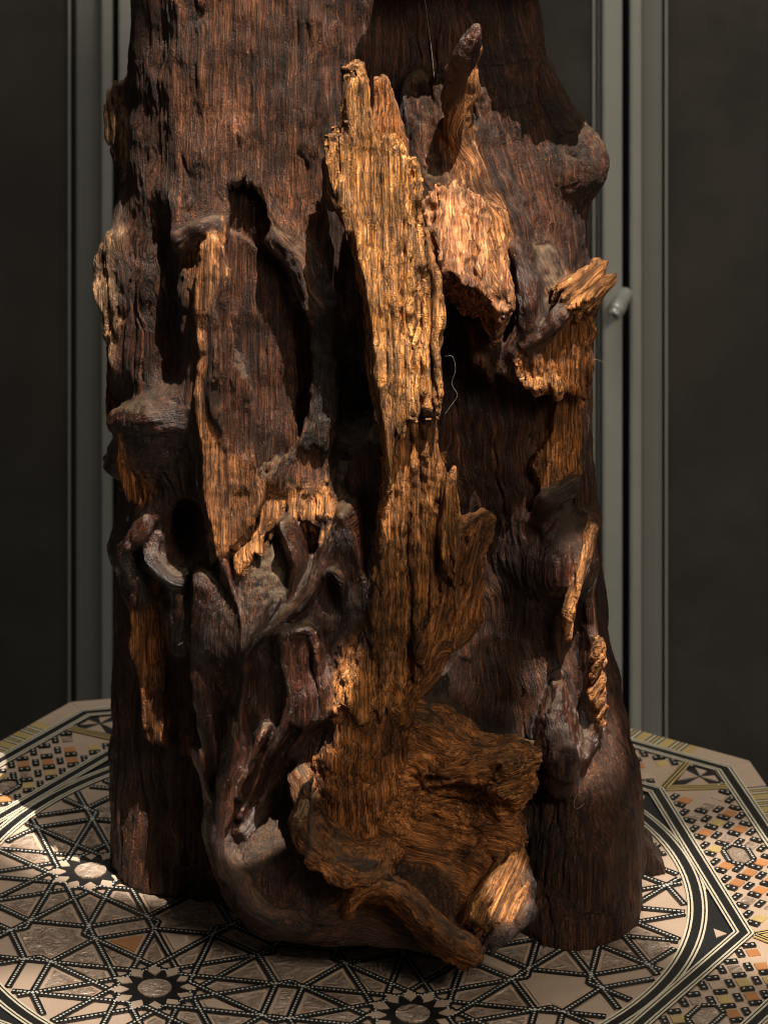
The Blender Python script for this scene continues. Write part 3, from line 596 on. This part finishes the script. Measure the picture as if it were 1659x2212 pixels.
# ------------------------------------------------------------------ the inlaid octagonal table
U = 0.2; PH = 0.1946                                  # pattern unit (m), turn of the octagon
def pol(r, a): return np.array([r*math.cos(a), r*math.sin(a)])
def oct_pts(ap, n=8): return [pol(ap/math.cos(math.pi/8), PH+(k+.5)*math.pi/4) for k in range(n)]
def simple(name, col, rough=.4, coat=.3, var=.25, scale=60, spec=.5):
    m, nt, b = new_mat(name)
    tc = nd(nt, 'ShaderNodeNewGeometry'); oi = nd(nt, 'ShaderNodeObjectInfo')
    n1 = nd(nt, 'ShaderNodeTexNoise', {'Vector': tc.outputs['Position'], 'Scale': scale, 'Detail': 5.0, 'Roughness': .65}).outputs[0]
    f = math_n(nt, 'ADD', math_n(nt, 'MULTIPLY', math_n(nt, 'SUBTRACT', n1, .5), var*2.2), math_n(nt, 'MULTIPLY', math_n(nt, 'SUBTRACT', oi.outputs['Random'], .5), var*1.2))
    v = math_n(nt, 'ADD', 1.0, f)
    c = nd(nt, 'ShaderNodeVectorMath', {0: col, 3: v}, operation='SCALE').outputs[0]
    nt.links.new(c, b.inputs['Base Color'])
    sm = nd(nt, 'ShaderNodeTexNoise', {'Vector': tc.outputs['Position'], 'Scale': 35.0, 'Detail': 6.0, 'Roughness': .7}).outputs[0]
    nt.links.new(math_n(nt, 'ADD', rough-.12, math_n(nt, 'MULTIPLY', sm, .24)), b.inputs['Roughness'])
    b.inputs['Coat Weight'].default_value = coat; b.inputs['Coat Roughness'].default_value = .18; b.inputs['Specular IOR Level'].default_value = spec
    bp = nd(nt, 'ShaderNodeBump', {'Height': n1, 'Strength': .25, 'Distance': .0006}); nt.links.new(bp.outputs[0], b.inputs['Normal'])
    return m
BONE = simple('bone_inlay', (.56, .41, .305), .38, .35, .16, 25)
IVORY = simple('ivory_line', (.68, .60, .45), .4, .3, .12, 40)
EBONY = simple('ebony_strip', (.014, .013, .013), .38, .35, .4, 200)
BLACKF = simple('black_field', (.020, .020, .021), .42, .3, .35, 120)
CORAL = simple('coral_bone', (.55, .24, .095), .36, .35, .2, 60)
LEMON = simple('yellow_wood', (.58, .42, .17), .42, .25, .22, 90)
DOT = simple('bone_dot', (.66, .64, .56), .45, .2, .1, 60)
def pearl_mat():
    m, nt, b = new_mat('mother_of_pearl')
    g = nd(nt, 'ShaderNodeNewGeometry'); oi = nd(nt, 'ShaderNodeObjectInfo')
    off = nd(nt, 'ShaderNodeVectorMath', {0: g.outputs['Position'], 1: nd(nt, 'ShaderNodeVectorMath', {0: (3.1, 1.7, 2.3), 3: oi.outputs['Random']}, operation='SCALE').outputs[0]}, operation='ADD').outputs[0]
    n1 = nd(nt, 'ShaderNodeTexNoise', {'Vector': off, 'Scale': 85.0, 'Detail': 3.0, 'Roughness': .6, 'Distortion': 2.2}).outputs[0]
    n2 = nd(nt, 'ShaderNodeTexNoise', {'Vector': off, 'Scale': 260.0, 'Detail': 3.0, 'Roughness': .6, 'Distortion': 1.0}).outputs[0]
    c = mixc(nt, ramp(nt, n1, .3, .7), (.43, .295, .215), (.68, .53, .42))
    c = mixc(nt, math_n(nt, 'MULTIPLY', ramp(nt, n2, .5, .75), .22), c, (.30, .25, .20))
    hue = nd(nt, 'ShaderNodeValToRGB', {0: n1}); cr = hue.color_ramp
    cr.elements[0].position = .3; cr.elements[0].color = (.55, .80, .70, 1); cr.elements[1].position = .72; cr.elements[1].color = (.85, .55, .80, 1)
    e = cr.elements.new(.5); e.color = (1, .92, .8, 1)
    nt.links.new(c, b.inputs['Base Color']); b.inputs['Roughness'].default_value = .26
    nt.links.new(hue.outputs[0], b.inputs['Specular Tint']); b.inputs['Metallic'].default_value = .3; b.inputs['Specular IOR Level'].default_value = .9
    b.inputs['Coat Weight'].default_value = .6; b.inputs['Coat Roughness'].default_value = .08
    try: b.inputs['Thin Film Thickness'].default_value = 420; b.inputs['Thin Film IOR'].default_value = 1.55
    except Exception: pass
    bp = nd(nt, 'ShaderNodeBump', {'Height': n1, 'Strength': .6, 'Distance': .006}); nt.links.new(bp.outputs[0], b.inputs['Normal'])
    return m
PEARL = pearl_mat()
table = empty('inlaid_table', (0, 0, 0)); tagp(table, 'octagonal table inlaid with mother of pearl, bone and black strips under the driftwood', 'table')
SHEETS = []
def prism(name, pts, z0, z1, mat, parent, dots=None):
    """flat inlay piece with real edges; pts in pattern units"""
    n = len(pts); p = [np.array(q)*U for q in pts]
    V_ = [(x, y, z0) for x, y in p]+[(x, y, z1) for x, y in p]
    F_ = [tuple(range(n, 2*n))]+[(i, (i+1) % n, n+(i+1) % n, n+i) for i in range(n)]
    mi = [0]*len(F_); mats = [mat]
    if dots:
        mats.append(DOT)
        for q in dots:
            b0 = len(V_); V_ += [(x*U, y*U, z1+.00005) for x, y in q]; F_.append(tuple(range(b0, b0+len(q)))); mi.append(1)
    return mesh_obj(name, V_, F_, mats, parent, mi=mi)
def area(p):
    p = np.array(p); return .5*np.sum(p[:, 0]*np.roll(p[:, 1], -1)-np.roll(p[:, 0], -1)*p[:, 1])
def inset(p, d):
    p = [np.array(q) for q in p]; n = len(p); out = []
    for i in range(n):
        a, b, c = p[i-1], p[i], p[(i+1) % n]
        e1 = (b-a)/np.linalg.norm(b-a); e2 = (c-b)/np.linalg.norm(c-b)
        n1 = np.array([-e1[1], e1[0]]); n2 = np.array([-e2[1], e2[0]]); m = n1+n2; den = 1+n1@n2
        out.append(b+m*d/max(den, .25))
    return out
# table body and bone ground
ring = oct_pts(1.385); ring = [tuple(q) for q in ring]
body = prism('table_body', ring, -.022, -.0030, simple('dark_table_wood', (.06, .035, .02), .5, .2, .3, 60), table)
# outer rim with cut corners: bone and yellow/black staves are laid round it
prism('bone_ground', [tuple(q) for q in oct_pts(1.362)], -.0030, 0.0, BONE, table)
def band(name, ap0, ap1, mat, z, circle=False, parent=None, h=.0007, seg=128):
    if circle:
        a = [pol(ap0, 2*math.pi*k/seg) for k in range(seg)]; c = [pol(ap1, 2*math.pi*k/seg) for k in range(seg)]
    else: a = oct_pts(ap0); c = oct_pts(ap1)
    n = len(a); V_ = [(q[0]*U, q[1]*U, zz) for zz in (z-h, z) for q in a+c]; F_ = []
    for i in range(n):
        j = (i+1) % n
        F_ += [(2*n+i, 3*n+i, 3*n+j, 2*n+j), (n+i, n+j, 3*n+j, 3*n+i), (i, 2*n+i, 2*n+j, j)]
    return mesh_obj(name, V_, F_, mat, parent or table)
def lined_band(name, r0, r1, z, circle=False):
    e = empty(name); e.parent = table
    wdt = r1-r0
    band('ebony_ground', r0, r1, EBONY, z, circle, e)
    for k, (a, b_) in enumerate([(0, .10), (.18, .28), (.72, .82), (.90, 1.0)]):
        band('ivory_line', r0+wdt*a, r0+wdt*b_, IVORY, z+.00012, circle, e, h=.0004)
    return e
# black field between the circle and the inner octagon, with bone triangles
a_ = oct_pts(1.045); n = 96
V_ = []; F_ = []
per = []
for k in range(8):
    for t in np.arange(12)/12: per.append(a_[k]*(1-t)+a_[(k+1) % 8]*t)
for q in per: V_.append((q[0]*U, q[1]*U, .0002))
for q in per: r = q/np.linalg.norm(q)*1.03; V_.append((r[0]*U, r[1]*U, .0002))
m_ = len(per)
for i in range(m_): j = (i+1) % m_; F_.append((i, j, m_+j, m_+i))
mesh_obj('black_field', V_, F_, BLACKF, table)
for k in range(8):
    for dk in (0,):
        ac_ = PH+(k+.5)*math.pi/4
        t = [pol(1.108, ac_-.005), pol(1.082, ac_-.030), pol(1.070, ac_+.014)]
        if area(t) < 0: t = t[::-1]
        prism('bone_triangle', [tuple(q) for q in t], 0, .0005, BONE, table)
        # bone slivers where the circle meets the octagon side
        for sg in (-1, 1):
            am_ = PH+k*math.pi/4
            t = [pol(1.047, am_+sg*.05), pol(1.049, am_+sg*.17), pol(1.058, am_+sg*.16), pol(1.050, am_+sg*.09)]
            if area(t) < 0: t = t[::-1]
            prism('bone_sliver', [tuple(q) for q in t], 0, .0004, IVORY, table)
lined_band('circle_band', .995, 1.050, .0010, True)
lined_band('inner_octagon_band', 1.040, 1.092, .0014)
lined_band('outer_octagon_band', 1.282, 1.336, .0012)
# ---- strips with bone dots
pieces = []                                            # (area, build function)
cnt_ = [0]
def strip(p, q, wd=.0205, end=0.0, ndot=None, parent=None, z=.0010, name='dotted_strip'):
    p = np.array(p, float); q = np.array(q, float); L = np.linalg.norm(q-p)
    if L < .012: return
    e = (q-p)/L; nn = np.array([-e[1], e[0]]); h = wd/2
    p = p-e*end; q = q+e*end; L = L+2*end
    c = [tuple(p-nn*h), tuple(q-nn*h), tuple(q+nn*h), tuple(p+nn*h)]
    nd_ = ndot or max(1, int(round(L/.0118))); ds = []
    for i in range(nd_):
        m = p+e*L*(i+.5)/nd_; a, b_ = .0031, .0029
        a *= random.uniform(.85, 1.12); b_ *= random.uniform(.85, 1.12)
        ds.append([tuple(m-e*a-nn*b_), tuple(m+e*a-nn*b_), tuple(m+e*a+nn*b_), tuple(m-e*a+nn*b_)])
    cnt_[0] += 1; zz = z+(cnt_[0] % 29)*.000012
    pieces.append((L*wd, name, c, zz, EBONY, ds, parent))
def tile(poly, mat, name, parent=None, z=.0006):
    cnt_[0] += 1
    pieces.append((abs(area(poly)), name, [tuple(q) for q in (poly if area(poly) > 0 else poly[::-1])], z+(cnt_[0] % 17)*.000011, mat, None, parent))
random.seed(5)
D2R = math.pi/180
cent = [np.zeros(2)]+[pol(.692, (49+60*k)*D2R) for k in range(6)]
ghost = [pol(.692*math.sqrt(3), (79+60*k)*D2R) for k in range(6)]+[pol(1.384, (49+60*k)*D2R) for k in range(6)]
allc = cent+ghost
RR = .345
segs = []
def clip_seg(p, q, c):
    """keep the part of p-q that lies in the cell of centre c and inside the circle"""
    t0, t1 = 0., 1.; d = q-p
    for o in allc:
        if np.linalg.norm(o-c) < 1e-6: continue
        nrm_ = o-c; lim = nrm_@(o+c)/2; a = nrm_@p-lim; b_ = nrm_@d
        if abs(b_) < 1e-9:
            if a > 0: return None
            continue
        t = -a/b_
        if b_ > 0: t1 = min(t1, t)
        else: t0 = max(t0, t)
    A = d@d; B = 2*p@d; Cc = p@p-.985**2; disc = B*B-4*A*Cc
    if disc <= 0: return None
    s_ = math.sqrt(disc); t0 = max(t0, (-B-s_)/(2*A)); t1 = min(t1, (-B+s_)/(2*A))
    return (p+d*t0, p+d*t1) if t1-t0 > .02 else None
for c in allc:
    if np.linalg.norm(c) > 1.25: continue
    for k in range(12):
        va = (49+15+30*k)*D2R
        for sg in (-5, 5):
            v0 = c+pol(RR*.93, va); v1 = c+pol(RR*.93, va+sg*30*D2R); e = (v1-v0)/np.linalg.norm(v1-v0)
            # from outside the vertex, in to where it meets its neighbour near the star
            tin = np.linalg.norm(v1-v0)/2-.14*RR
            r = clip_seg(v0-e*.16, v0+e*tin, c)
            if r: segs.append(r)
        r = clip_seg(c+pol(RR*.93, va), c+pol(RR*.93, va+30*D2R), c)
        if r: segs.append(r)
for p, q in segs: strip(p, q, end=.002)
# ---- pearl and bone tiles: faces of the strip drawing
def faces(segs):
    pts = []
    def vid_(p):
        for i, q in enumerate(pts):
            if abs(q[0]-p[0]) < .004 and abs(q[1]-p[1]) < .004: return i
        pts.append(p); return len(pts)-1
    S_ = segs+[(pol(.99, 2*math.pi*k/90), pol(.99, 2*math.pi*(k+1)/90)) for k in range(90)]
    A = np.array([s_[0] for s_ in S_]); D = np.array([s_[1]-s_[0] for s_ in S_])
    edges = set()
    for i in range(len(S_)):
        ts = [0., 1.]
        den = D[i][0]*D[:, 1]-D[i][1]*D[:, 0]; w_ = A-A[i]
        with np.errstate(divide='ignore', invalid='ignore'):
            t = (w_[:, 0]*D[:, 1]-w_[:, 1]*D[:, 0])/den; u_ = (w_[:, 0]*D[i][1]-w_[:, 1]*D[i][0])/den
        for j in range(len(S_)):
            if j != i and abs(den[j]) > 1e-9 and -.001 <= t[j] <= 1.001 and -.03 <= u_[j] <= 1.03: ts.append(min(max(t[j], 0), 1))
        ids = [vid_(A[i]+D[i]*t_) for t_ in sorted(ts)]
        for a, b_ in zip(ids, ids[1:]):
            if a != b_: edges.add((a, b_)); edges.add((b_, a))
    while True:
        deg = {}
        for a, b_ in edges: deg[a] = deg.get(a, 0)+1
        bad = {a for a in deg if deg[a] == 1}
        if not bad: break
        edges = {(a, b_) for a, b_ in edges if a not in bad and b_ not in bad}
    nb = {}
    for a, b_ in edges: nb.setdefault(a, []).append(b_)
    for a in nb: nb[a].sort(key=lambda b_: math.atan2(pts[b_][1]-pts[a][1], pts[b_][0]-pts[a][0]))
    seen = set(); out = []
    for e in list(edges):
        if e in seen: continue
        f = []; cur = e
        while cur not in seen:
            seen.add(cur); f.append(cur[0]); a, b_ = cur; l = nb[b_]; cur = (b_, l[(l.index(a)-1) % len(l)])
        P_ = [pts[i] for i in f]
        if len(P_) >= 3 and 0 < area(P_) < .2: out.append(P_)
    return out
def is_simple(p):
    n = len(p)
    def cr(a, b, q): return (b[0]-a[0])*(q[1]-a[1])-(b[1]-a[1])*(q[0]-a[0])
    for i in range(n):
        for j in range(i+2, n):
            if i == 0 and j == n-1: continue
            a, b_, u_, v_ = p[i], p[(i+1) % n], p[j], p[(j+1) % n]
            if cr(a, b_, u_)*cr(a, b_, v_) < 0 and cr(u_, v_, a)*cr(u_, v_, b_) < 0: return False
    return True
for f in faces(segs):
    A_ = area(f); cc = np.mean(f, 0)
    f = [f[i] for i in range(len(f)) if np.linalg.norm(f[i]-f[i-1]) > .006]
    if len(f) < 3: continue
    q = inset(f, .0215)
    if area(q) < .0009 or area(q) > A_ or max(np.linalg.norm(np.array(a)-b) for a, b in zip(q, f)) > .075: continue
    if not is_simple(q): continue
    rc = min(np.linalg.norm(cc-c) for c in allc)
    if rc < .12: continue
    tile(q, (PEARL if A_ > .0035 else BONE) if random.random() < .85 else (CORAL if random.random() < .3 else BONE), 'pearl_tile')
for c in allc[:13]:
    if np.linalg.norm(c) > .9: continue
    st = []
    for k in range(24): st.append(c+pol(.115 if k % 2 == 0 else .062, (49+15*k)*D2R))
    tile(st, EBONY, 'black_star', z=.0008)
    tile([c+pol(.045, 15*k*D2R)*np.array([1, 1]) for k in range(24)], PEARL, 'star_boss', z=.0014)
    for k in range(12):
        a = (49+15+30*k)*D2R
        tile([c+pol(.068, a), c+pol(.092, a+.20), c+pol(.122, a), c+pol(.092, a-.20)], BONE, 'bone_diamond', z=.0012)
# ---- trapezoid panels between the two octagons: chequer of bone, coral and pearl with short dotted bars
for k in range(8):
    am_ = PH+k*math.pi/4; ex = pol(1, am_+math.pi/2); ey = pol(1, am_)
    def W_(s_, t_): return ex*s_+ey*t_
    half = 1.092*math.tan(math.pi/8)
    # corner wedges with hourglass triangles
    ac_ = am_+math.pi/8
    c0 = pol(1.092/math.cos(math.pi/8), ac_); 
    dr = pol(1, ac_); dt = pol(1, ac_+math.pi/2)
    L_ = 1.282/math.cos(math.pi/8)
    wv = .40*(1.282-1.092)
    pR = pol(1, am_)*1.282+ex*(1.282*math.tan(math.pi/8)-wv*1.35)
    aN = am_+math.pi/4; exN = pol(1, aN+math.pi/2); pL = pol(1, aN)*1.282-exN*(1.282*math.tan(math.pi/8)-wv*1.35)
    tip = pol(1.282/math.cos(math.pi/8)-.004, ac_)
    tile([c0+dr*.012, pR, tip, pL], BLACKF, 'black_wedge', z=.0003)
    quad = [c0+dr*.012, pR, tip, pL]; mid = (pR+pL)/2*.6+(c0+tip)/2*.4
    for a in range(4):
        m2 = (quad[a]+quad[(a+1) % 4])/2; ed = (quad[(a+1) % 4]-quad[a])*.20
        bs = mid+(m2-mid)*.78
        tile([mid+(m2-mid)*.08, bs+ed, bs-ed], BONE, 'bone_triangle', z=.0009)
    for pe in (pR, pL):
        e = (pe-c0)/np.linalg.norm(pe-c0); nn = np.array([-e[1], e[0]])
        for i, (o_, mt) in enumerate(((-.011, LEMON), (-.0055, EBONY), (0, LEMON), (.0055, EBONY), (.011, LEMON))):
            tile([c0+nn*(o_-.0026)+e*.006, pe+nn*(o_-.0026), pe+nn*(o_+.0026), c0+nn*(o_+.0026)+e*.006], mt, 'yellow_stringing', z=.0011)
    # chequer
    g = .0335; cxm = 1.187
    for i in range(-24, 25):
        for j in range(-24, 25):
            s_ = (i-j)*g*.78; t_ = (i+j)*g*.78
            lim = half+(t_+.095)*math.tan(math.pi/8)-.052
            if abs(t_) > .080 or abs(s_) > lim: continue
            pc = W_(s_, cxm+t_)
            if pc[1]*U > .30: pass
            d1 = (ex+ey)/math.sqrt(2); d2 = (ey-ex)/math.sqrt(2)
            hexa = abs(((s_+.20) % .40)-.20) < .075 and abs(t_) < .05
            if hexa: continue
            if (i+j) % 2 == 0 and i % 2 == 0:
                r_ = random.random(); h = g*.50
                mt = CORAL if r_ < .42 else LEMON if r_ < .60 else PEARL if r_ < .88 else BONE
                tile([pc-d1*h-d2*h, pc+d1*h-d2*h, pc+d1*h+d2*h, pc-d1*h+d2*h], mt, 'chequer_tile')
            elif (i+j) % 2 == 1:
                dd = d1 if i % 2 else d2
                dd = d2 if i % 2 else d1
                strip(pc-dd*g*.55, pc+dd*g*.55, wd=.0205, ndot=2 if (i*3+j) % 4 else 3, name='dotted_bar')
    for s_ in np.arange(-2, 3)*.40/1.0:
        if abs(s_) > half-.1: continue
        hx = [W_(s_+.066*math.cos(a*D2R), cxm+.040*math.sin(a*D2R)*1.1) for a in (0, 55, 125, 180, 235, 305)]
        tile(inset(hx, .012) if area(hx) > 0 else inset(hx[::-1], .012), PEARL, 'pearl_lozenge')
        for a in range(6): strip(hx[a], hx[(a+1) % 6], wd=.0165, end=-.004, name='dotted_bar')
# ---- rim staves of yellow and black wood with bone corners
rim = empty('table_rim'); rim.parent = table
for k in range(8):
    am_ = PH+k*math.pi/4; ex = pol(1, am_+math.pi/2); ey = pol(1, am_); hw = 1.336*math.tan(math.pi/8); s_ = -hw+.145; i = 0
    hw2 = 1.399*math.tan(math.pi/8)
    for sg in (-1, 1):
        q = [ex*sg*(hw-.145)+ey*1.337, ex*sg*hw+ey*1.337, ex*sg*(hw2-.001)+ey*1.399, ex*sg*(hw-.145)+ey*1.399]
        q = q if area(q) > 0 else q[::-1]
        prism('bone_corner', [tuple(x) for x in q], -.016, .0009, BONE, rim)
    while s_ < hw-.147:
        for wdt, mt in ((.034, LEMON), (.0055, EBONY), (.0085, IVORY), (.0055, EBONY), (.0085, LEMON), (.0055, EBONY), (.0085, IVORY), (.0055, EBONY)):
            e_ = min(s_+wdt, hw-.145)
            if e_-s_ < .001: break
            q = [ex*s_+ey*1.337, ex*e_+ey*1.337, ex*e_+ey*1.399, ex*s_+ey*1.399]; q = q if area(q) > 0 else q[::-1]
            prism('rim_stave', [tuple(x) for x in q], -.016, .0008, mt, rim); s_ = e_
# ---- link the pieces: the ones that show largest singly, the rest of a kind joined
def visible_rank(pc):
    c = np.mean(np.array(pc[2]), 0)*U
    d = CAMD+c[1]; px = 383.5+FPX*(c[0]-CAMX)/d; py = -YH+FPX*CAMH/d
    hid = abs(c[0]-.02) < .12 and c[1] > -.02
    inside = -40 < px < 810 and py < 1060 and not hid
    return (0 if inside else 1, -pc[0])
kinds = {}
for pc in pieces: kinds.setdefault(pc[1], []).append(pc)
for nm, lst in kinds.items():
    lst.sort(key=visible_rank)
    for a_, n_, c, z, mt, ds, par_ in lst[:290]: prism(n_, c, z-.0006, z, mt, table, ds)
    rest = lst[290:]
    if rest:
        V_, F_, mi, mats = [], [], [], [EBONY, BONE, PEARL, CORAL, LEMON, BLACKF, IVORY, DOT]
        for a_, n_, c, z, mt, ds, par_ in rest:
            for poly, zz, mm in [(c, z, mt)]+[(q, z+.00005, DOT) for q in (ds or [])]:
                b0 = len(V_); V_ += [(x*U, y*U, zz) for x, y in poly]; F_.append(tuple(range(b0, b0+len(poly)))); mi.append(mats.index(mm))
        o = mesh_obj(nm+'_remainder', V_, F_, mats, table, mi=mi); o['kind'] = 'stuff'
print('table', time.time()-T0, {k: len(v) for k, v in kinds.items()})

# ------------------------------------------------------------------ glass doors behind
def Xat(u, y): return CAMX+(u/SC-383.5)/FPX*(CAMD+y)
def boxm(name, x0, x1, y0, y1, z0, z1, mat, parent=None, bev=.0012):
    import bmesh
    bm = bmesh.new(); bmesh.ops.create_cube(bm, size=1)
    bmesh.ops.scale(bm, vec=(x1-x0, y1-y0, z1-z0), verts=bm.verts); bmesh.ops.translate(bm, vec=((x0+x1)/2, (y0+y1)/2, (z0+z1)/2), verts=bm.verts)
    if bev: bmesh.ops.bevel(bm, geom=list(bm.edges), offset=bev, segments=2, affect='EDGES')
    me = bpy.data.meshes.new(name); bm.to_mesh(me); bm.free(); me.materials.append(mat)
    o = bpy.data.objects.new(name, me); C.objects.link(o)
    if parent: o.parent = parent
    return o
ALU = simple('grey_frame_paint', (.40, .39, .355), .45, .0, .12, 25); 
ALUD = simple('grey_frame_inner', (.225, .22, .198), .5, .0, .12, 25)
RUB = simple('black_rubber', (.008, .008, .008), .6, .0, .2, 80)
STEEL, nt, b = new_mat('knob_steel'); b.inputs['Base Color'].default_value = (.45, .44, .41, 1); b.inputs['Metallic'].default_value = .35; b.inputs['Roughness'].default_value = .3
nzz = nd(nt, 'ShaderNodeTexNoise', {'Scale': 300.0, 'Detail': 4.0}); nt.links.new(math_n(nt, 'ADD', .2, math_n(nt, 'MULTIPLY', nzz.outputs[0], .25)), b.inputs['Roughness'])
GLASS, nt, b = new_mat('dark_glass')
b.inputs['Base Color'].default_value = (.03, .028, .025, 1); b.inputs['Roughness'].default_value = .12; b.inputs['Alpha'].default_value = .55
g_ = nd(nt, 'ShaderNodeNewGeometry'); nn_ = nd(nt, 'ShaderNodeTexNoise', {'Vector': g_.outputs['Position'], 'Scale': 14.0, 'Detail': 6.0, 'Roughness': .75})
nt.links.new(math_n(nt, 'ADD', .08, math_n(nt, 'MULTIPLY', nn_.outputs[0], .3)), b.inputs['Roughness'])
sp_ = nd(nt, 'ShaderNodeTexNoise', {'Vector': g_.outputs['Position'], 'Scale': 160.0, 'Detail': 2.0})
nt.links.new(mixc(nt, math_n(nt, 'MULTIPLY', ramp(nt, sp_.outputs[0], .70, .8), .35), mixc(nt, ramp(nt, nn_.outputs[0], .35, .7), (.060, .053, .046), (.095, .086, .074)), (.12, .12, .10)), b.inputs['Base Color'])
Y0 = .46; Z0, Z1 = -.6, .95
def door(name, label, edges, side):
    """edges: design columns of light face, dark return and glass, from the meeting stile outwards"""
    e = empty(name, (0, 0, 0)); tagp(e, label, 'glass door', 'glass doors behind the table')
    f0, f1, f2, f3, f4 = edges
    xs = lambda u, y: Xat(u, y)
    boxm('stile_face', *sorted((xs(f0, Y0), xs(f1, Y0))), Y0, Y0+.03, Z0, Z1, ALU, e)
    boxm('stile_return', *sorted((xs(f1, Y0)+.0005*side, xs(f2, Y0+.012))), Y0+.012, Y0+.03, Z0, Z1, ALUD, e)
    boxm('glazing_seal', *sorted((xs(f2, Y0+.014), xs(f3, Y0+.014))), Y0+.014, Y0+.028, Z0, Z1, RUB, e, .0006)
    boxm('glazing_bead', *sorted((xs(f3, Y0+.013), xs(f3+side*5, Y0+.013))), Y0+.013, Y0+.028, Z0, Z1, ALU, e, .0006)
    boxm('glass_pane', *sorted((xs(f3+side*5, Y0+.02), xs(f4, Y0+.02))), Y0+.018, Y0+.024, Z0, Z1, GLASS, e, 0)
    return e
d1 = door('glass_door', 'grey framed glass door at the right with a wide dark pane', (1362, 1386, 1430, 1437, 2300), 1)
d2 = door('glass_door', 'grey framed glass door mostly hidden behind the trunk', (1344, 1303, 1290, 1286, 820), -1)
d3 = door('glass_door', 'grey framed glass door at the left with a dark pane', (242, 219, 164, 152, -700), -1)
d4 = door('glass_door', 'narrow strip of grey door frame between left door and the trunk', (256, 300, 330, 336, 815), 1)
for u0, u1, nm in ((1344.5, 1361.5, 0), (242.5, 255.5, 0)):
    o = boxm('brush_seal', Xat(u0, Y0+.02), Xat(u1, Y0+.02), Y0+.02, Y0+.03, Z0, Z1, RUB)
    tagp(o, 'black gap seal between grey door stiles on the %s of the trunk' % ('right' if u0 > 800 else 'left'), 'seal', 'black seals between the door stiles')
# knob on the right stile: stem and round head with a keyway
import bmesh
def lathe(name, prof, mat, parent, loc, rot, n=28):
    V_ = []; F_ = []
    for r, z in prof:
        for k in range(n): a = 2*math.pi*k/n; V_.append((r*math.cos(a), r*math.sin(a), z))
    for i in range(len(prof)-1):
        for k in range(n): F_.append((i*n+k, i*n+(k+1) % n, (i+1)*n+(k+1) % n, (i+1)*n+k))
    F_.append(tuple(range((len(prof)-1)*n, len(prof)*n)))
    o = mesh_obj(name, V_, F_, mat, parent, True); o.location = loc; o.rotation_euler = rot; return o
kp = P(1350, 640, Y0*100); kn = empty('lock_knob', tuple(kp)); kn.parent = d1; kn.scale = (.78, .78, .78)
kr = Vector((-.42, -.80, -.42)).to_track_quat('Z', 'Y').to_euler()
lathe('knob_stem', [(.0062, -.004), (.0062, .010), (.0068, .0105), (.0068, .020), (.0060, .0215), (.0, .0216)], STEEL, kn, (0, 0, 0), kr)
kd = Vector((-.42, -.80, -.42)).normalized()
lathe('knob_cap', [(.0052, .0), (.0058, .001), (.0058, .0045), (.0046, .0058), (.002, .0060), (.002, .0045), (.0, .0044)], STEEL, kn, tuple(kd*.0215), kr)
# dim wall beyond the doors
bw = boxm('wall', -3, 3, 1.3, 1.35, -1.5, 2.5, simple('dim_wall', (.12, .105, .09), .8, 0, .35, 2.2), None, 0); tagp(bw, kind='structure')

# ------------------------------------------------------------------ lint and hairs caught on the wood
LINT = simple('lint_fibre', (.40, .37, .31), .7, 0, .1, 30)
def thread(name, label, pts, r):
    q = catmull([P(u, v, y) for u, v, y in pts], 6); n = 6; V_ = []; F_ = []
    for i, p in enumerate(q):
        t = q[min(i+1, len(q)-1)]-q[max(i-1, 0)]; t /= np.linalg.norm(t); a = np.cross(t, [0, 1, .1]); a /= np.linalg.norm(a); b_ = np.cross(t, a)
        for k in range(n): V_.append(p+(a*math.cos(2*math.pi*k/n)+b_*math.sin(2*math.pi*k/n))*r)
    for i in range(len(q)-1):
        for k in range(n): F_.append((i*n+k, i*n+(k+1) % n, (i+1)*n+(k+1) % n, (i+1)*n+k))
    tagp(mesh_obj(name, V_, F_, LINT, None, True), label, 'lint', 'lint threads caught on the wood')
thread('lint_thread', 'short white hooked thread stuck on the right foot of the trunk', [(1252, 1712, -6.9), (1242, 1728, -7.1), (1240, 1745, -7.1), (1250, 1748, -7.1), (1262, 1738, -7.0)], .00010)
thread('lint_thread', 'white wisp of lint at the left edge below the bark ledge', [(253, 1053, -1.5), (262, 1060, -1.8), (280, 1058, -2.2), (296, 1052, -2.4), (306, 1040, -2.4)], .00013)
thread('lint_thread', 'curly pale hair hanging right of the tall splinter', [(962, 770, -9), (978, 772, -9), (984, 800, -9), (976, 830, -9), (988, 855, -9), (972, 880, -9), (962, 895, -9)], .00005)
thread('lint_thread', 'thin hair floating from the right edge towards the door frame', [(1278, 775, -2), (1300, 782, -2), (1318, 796, -2), (1345, 808, -2)], .00006)
thread('lint_thread', 'fine hair at the edge of the pale left stub', [(203, 560, -.5), (210, 572, -.8), (218, 580, -1.0)], .00007)
thread('lint_thread', 'small white wisp on the stump below the looped root', [(385, 1395, -4.0), (400, 1388, -4.2), (412, 1396, -4.2), (425, 1385, -4.2)], .00010)
thread('lint_thread', 'taut cobweb strand above the horn in the groove', [(918, 0, -3.5), (930, 90, -3.6), (938, 165, -3.7)], .00008)
print('all', time.time()-T0)
